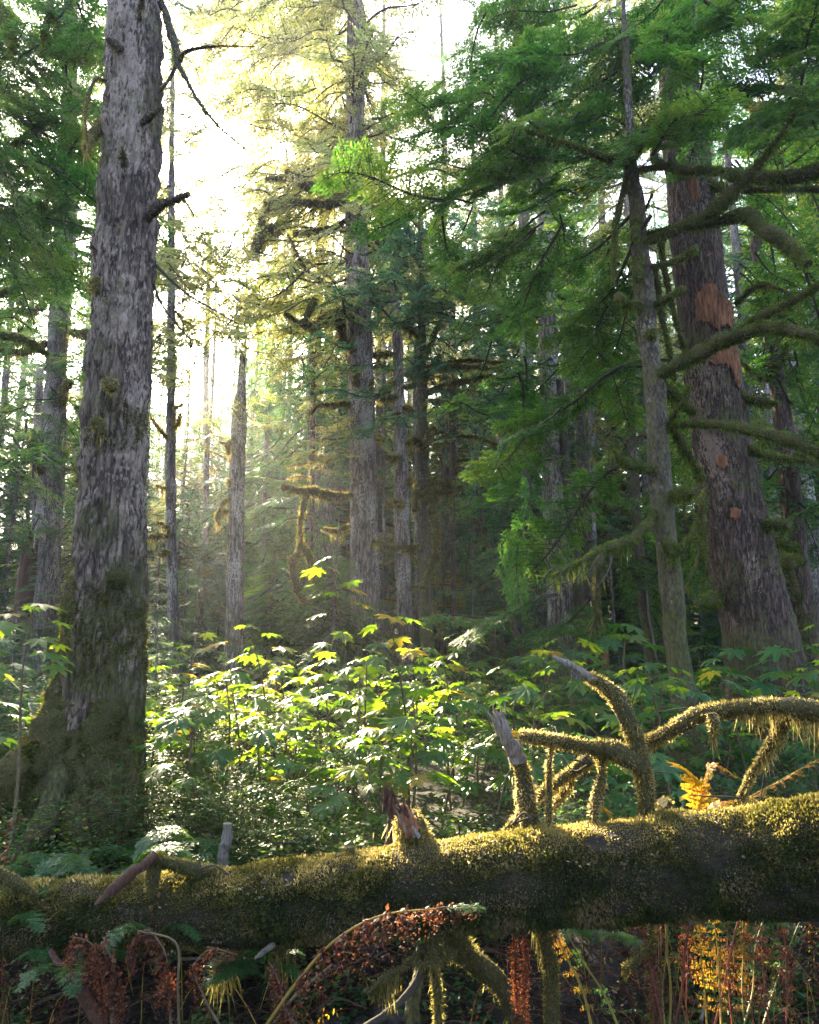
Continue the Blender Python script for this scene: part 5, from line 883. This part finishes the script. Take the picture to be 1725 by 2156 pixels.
SX = [(1345, 1398, 'stem_red', 3.5, 'thin dark red stalk, leftmost of the upright ones below the log'), (1398, 1402, 'stem_gold', 4, 'bright yellow upright stalk below the log, left of a pair'), (1412, 1408, 'stem_gold', 4, 'bright yellow upright stalk below the log, right of a pair'), (1378, 1385, 'stem_red', 3, 'straight red stalk left of the yellow pair'), (1465, 1415, 'stem_red', 4.5, 'orange-red stalk slanting down to the left across the yellow ones'),
      (1372, 1374, 'stem_red', 3, 'dark red stalk close left of the yellow pair'), (1500, 1520, 'stem_gold', 3.5, 'yellow stalk leaning right of the orange-red one'), (1530, 1545, 'stem_red', 3, 'dull red stalk third from the right group'), (1560, 1500, 'stem_red', 3.5, 'red stalk crossing down to the left at the right'), (1575, 1590, 'stem_red', 3, 'thin red stalk right of the crossing one'), (1620, 1560, 'stem_gold', 3, 'dim yellow stalk crossing at lower right'),
      (1700, 1600, 'stem_gold', 3, 'yellow-green stalk slanting at the lower right corner'), (1640, 1655, 'stem_red', 2.5, 'thin reddish stalk near the lower right corner'), (1480, 1490, 'stem_gold', 3, 'yellow stalk just behind the orange-red one'), (1440, 1445, 'stem_red', 2.5, 'faint red stalk between the yellow pair and the slanting one'), (1560, 1570, 'stem_gold', 2.5, 'faint yellow stalk behind the crossing red one'), (1590, 1625, 'stem_red', 2.5, 'red stalk leaning outwards near the right corner')]
for q, (a, c, m, r, lab) in enumerate(SX):
    lf = ['fern_dead', None, None, None, None, 'fern_dead', 'fern_gold', 'fern_dead', None, 'fern_dead', 'fern', 'fern', 'fern_dead', 'fern_gold', 'fern_dead', 'fern_gold', 'fern_dead'][q]
    stalk([(c, 2180, r * .8), ((2 * c + a) / 3 + rng.uniform(-7, 7), 2090, r * .7), ((c + 2 * a) / 3 + rng.uniform(-9, 9), 1990, r * .6), (a + rng.uniform(-6, 6), 1900, r * .5)], 3.6 + .05 * (q % 5), 3.95 + .05 * (q % 4), lab, m, 'withered fern stalks below the log', lf, gap=.35)
stalk([(1250, 2180, 4), (1225, 2080, 4), (1190, 2010, 3.5), (1160, 1930, 3)], 3.5, 3.8, 'yellow stalk slanting up to the left below the log, lower of two', 'stem_gold', None, 'fern_gold', .05, .5)
stalk([(1310, 2180, 3.5), (1270, 2090, 3.5), (1225, 2020, 3), (1175, 1930, 2.5)], 3.5, 3.8, 'yellow stalk slanting up to the left below the log, upper of two', 'stem_gold', None, 'fern', .06, .5)
stalk([(290, 1960, 1.5), (370, 1985, 2.5), (375, 2080, 3), (378, 2180, 3)], 3.4, 3.4, 'thin pale bent fern stem in front of the rust-red fern', 'stem', None)
stalk([(560, 2180, 3), (610, 2110, 3), (700, 2030, 2)], 3.45, 3.5, 'purplish bare stem beneath the arching dead fern', 'stem', None)
# --- sticks and stones lying in the dark hollow below the log
g = np.random.default_rng(5)
for i in range(34):
    px = g.uniform(0, 1725); py = g.uniform(1990, 2150); Y = g.uniform(3.3, 5.0); a = g.uniform(0, 3.14); p = at(px, py, Y); l = g.uniform(.25, .8); p[2] = float(gz(p[0], Y)) + g.uniform(.02, .25)
    d = np.array([math.cos(a), .5 * math.sin(a), g.uniform(-.35, .35)]) * l / 2; b = MB(); S = spline(np.array([p - d, p + [0, 0, .03], p + d]), 10); b.tube(S, np.linspace(.012, .005, 10) * g.uniform(.5, 1.5), 6, rough=.2, nscale=20)
    tag(b.build('fallen_stick', ['wood', 'twig', 'wood_red'][i % 3]), f'{["grey", "dark", "reddish"][i % 3]} fallen stick in the hollow {where3(px)}', 'stick', 'sticks littering the hollow')
for i in range(26):
    px = g.uniform(560, 1500); Y = g.uniform(3.3, 5.2); x = (px - 862) / F * Y; r = g.uniform(.03, .10); V = g.normal(size=(1, 3)); b = MB(); n1, n2 = 10, 14
    th = np.linspace(.01, 3.13, n1)[:, None]; ph = np.linspace(0, 6.283, n2, endpoint=False)[None]; U = np.stack([np.sin(th) * np.cos(ph), np.sin(th) * np.sin(ph), np.cos(th) + 0 * ph], -1)
    W = U * r * np.array([1.3, 1, .6]) * (1 + .35 * vnoise(U + i * 3.3, 1.6, 3))[..., None]; ii = np.arange(n1 - 1)[:, None] * n2; jj = np.arange(n2)[None]; kk = (jj + 1) % n2
    b.add(W.reshape(-1, 3) + [x, Y, float(gz(x, Y)) + r * .25], np.stack([ii + jj, ii + n2 + jj, ii + n2 + kk, ii + kk], -1).reshape(-1, 4)); tag(b.build('stone', 'stone'), f'{"large" if r > .07 else "small"} dark wet stone in the hollow {where3(px)}', 'stone', 'dark stones in the hollow')
# needles and leaf flecks lying on the log
g = np.random.default_rng(4); n = 2600; i = g.integers(30, 380, n); j = g.integers(0, 120, n); P = LV[i, j]; O = LD[i, j]; k = O[:, 2] > .35; P = P[k] + O[k] * .012; n = len(P); b = MB()
b.leaves(P, g.normal(size=(n, 3)) * [1, 1, .3], O[k] + g.normal(size=(n, 3)) * .4, g.uniform(.01, .035, n), g.uniform(.003, .016, n), 0); b.build('fallen_needles', 'litter_pale', LOG, LOG.location)
# --- litter and tangled dead twigs in the hollow
g = np.random.default_rng(9); b = MB()
for i in range(3600):
    y = g.uniform(2.4, 6); x = g.uniform(-.62, .62) * (y + .6); z = float(gz(x, y)) + g.random() ** 2 * .55; a = g.uniform(0, 6.28); l = g.uniform(.06, .45); d = np.array([math.cos(a), math.sin(a) * .6, g.uniform(-.6, .6)]) * l; p = np.array([x, y, z]); b.tube(np.array([p, p + d * .5 + g.normal(size=3) * .02, p + d]), np.array([.0035, .003, .001]) * g.uniform(.5, 1.8), 4, 0, cap=False, rnd=g.random())
tag(b.build('twig_litter', 'wood_red'), 'tangle of dead twigs on the floor of the hollow below the log', 'litter', kind='stuff')
g = np.random.default_rng(12); b = MB()
for i in range(230):
    px = g.choice([g.uniform(1180, 1800), g.uniform(1300, 1760), g.uniform(0, 1200)]); Y = g.uniform(3.7, 5.0); x = (px - 862) / F * Y; z = float(gz(x, Y)); h = g.uniform(.25, .95); a = g.normal(size=2) * .22
    P = spline(np.array([[x, Y, z], [x + a[0] * .4, Y + a[1] * .4, z + h * .6], [x + a[0], Y + a[1], z + h], [x + a[0] * 1.9, Y + a[1] * 1.5, z + h * g.uniform(.8, 1.02)]]), 14); c = i % 3
    b.tube(P, np.linspace(.0045, .0012, 14), 4, c % 2, cap=False, rnd=g.random())
    k = int(g.integers(20, 60)); ii = g.integers(4, 13, k); D = g.normal(size=(k, 3)) - [0, 0, .9]; b.leaves(P[ii] + g.normal(size=(k, 3)) * .014, D, g.normal(size=(k, 3)), g.uniform(.01, .035, k), g.uniform(.004, .012, k), 2 + (i % 5 == 0) + 2 * (i % 7 == 0) * (i % 5 != 0))
tag(b.build('withered_stems', ['stem_red', 'stem_gold', 'fern_dead', 'fern_gold', 'fern'], smooth=False), 'tangle of withered rust-coloured stems behind and below the log', 'undergrowth', kind='stuff')
# --- ground cover
def cover(n, x0, x1, ya, yb, el, hmax, m, name, label, thr=-.3):
    g = np.random.default_rng(n); x = g.uniform(x0, x1, n); y = ya + (yb - ya) * g.random(n) ** 1.3; P = np.stack([x, y, gz(x, y)], 1); k = fbm(P, .8, 4, 3) > thr; P = P[k]; n = len(P); h = g.random(n) ** 1.5 * hmax * (.4 + .6 * np.clip(vnoise(P, 1.4, 2) + .6, 0, 1)); P[:, 2] += h
    a = g.uniform(0, 6.28, n); D = np.stack([np.cos(a), np.sin(a), g.uniform(-.5, .4, n)], 1); s = el * g.uniform(.5, 1.4, n) * (1 + y[k] * .03)
    b = MB(); b.leaves(P, D, np.array([0, 0, 1]) + g.normal(size=(n, 3)) * .35, s, s * .55, 0, np.clip(g.normal(.45, .25, n), 0, 1)); return tag(b.build(name, m, smooth=False), label, 'ground cover', kind='stuff')
cover(150000, -9, 9, 4.6, 16, .045, .35, 'shade_leaf', 'ground_cover', 'low green leafy ground cover between the shrubs')
cover(90000, -26, 26, 14, 45, .08, .45, 'shade_leaf', 'ground_cover', 'dim green undergrowth on the far forest floor')
cover(60000, -4, 2.5, 4.8, 9, .035, .6, 'small', 'herb_layer', 'tangle of tiny sunlit herbs in the clearing', -.1)
cover(30000, -3, 4, 2.2, 5.2, .03, .10, 'moss_dark', 'moss_carpet', 'dark moss and litter on the floor below the log')
cover(60000, -4.5, 4.5, 2.2, 6.2, .04, .12, 'litter', 'leaf_litter', 'brown fallen leaves littering the hollow', -.8)
# ================================================================== HAZE
hm = bpy.data.materials.new('haze'); hm.use_nodes = True; hm.node_tree.nodes.clear(); ho = hm.node_tree.nodes.new('ShaderNodeOutputMaterial'); hv = hm.node_tree.nodes.new('ShaderNodeVolumePrincipled')
hv.inputs['Color'].default_value = (.9, .93, 1, 1); hv.inputs['Density'].default_value = HAZE; hv.inputs['Anisotropy'].default_value = .55; hm.node_tree.links.new(hv.outputs[0], ho.inputs['Volume'])
M['haze'] = hm; b = MB(); x0, x1, ya, yb, za, zb = -270, 270, -70, 310, -3, 62
b.add([[x0, ya, za], [x1, ya, za], [x1, yb, za], [x0, yb, za], [x0, ya, zb], [x1, ya, zb], [x1, yb, zb], [x0, yb, zb]], [[3, 2, 1, 0], [4, 5, 6, 7], [0, 1, 5, 4], [1, 2, 6, 5], [2, 3, 7, 6], [3, 0, 4, 7]])
if HAZE > 0: tag(b.build('haze', 'haze', smooth=False), 'pale sunlit air between the trees', 'haze', kind='stuff')
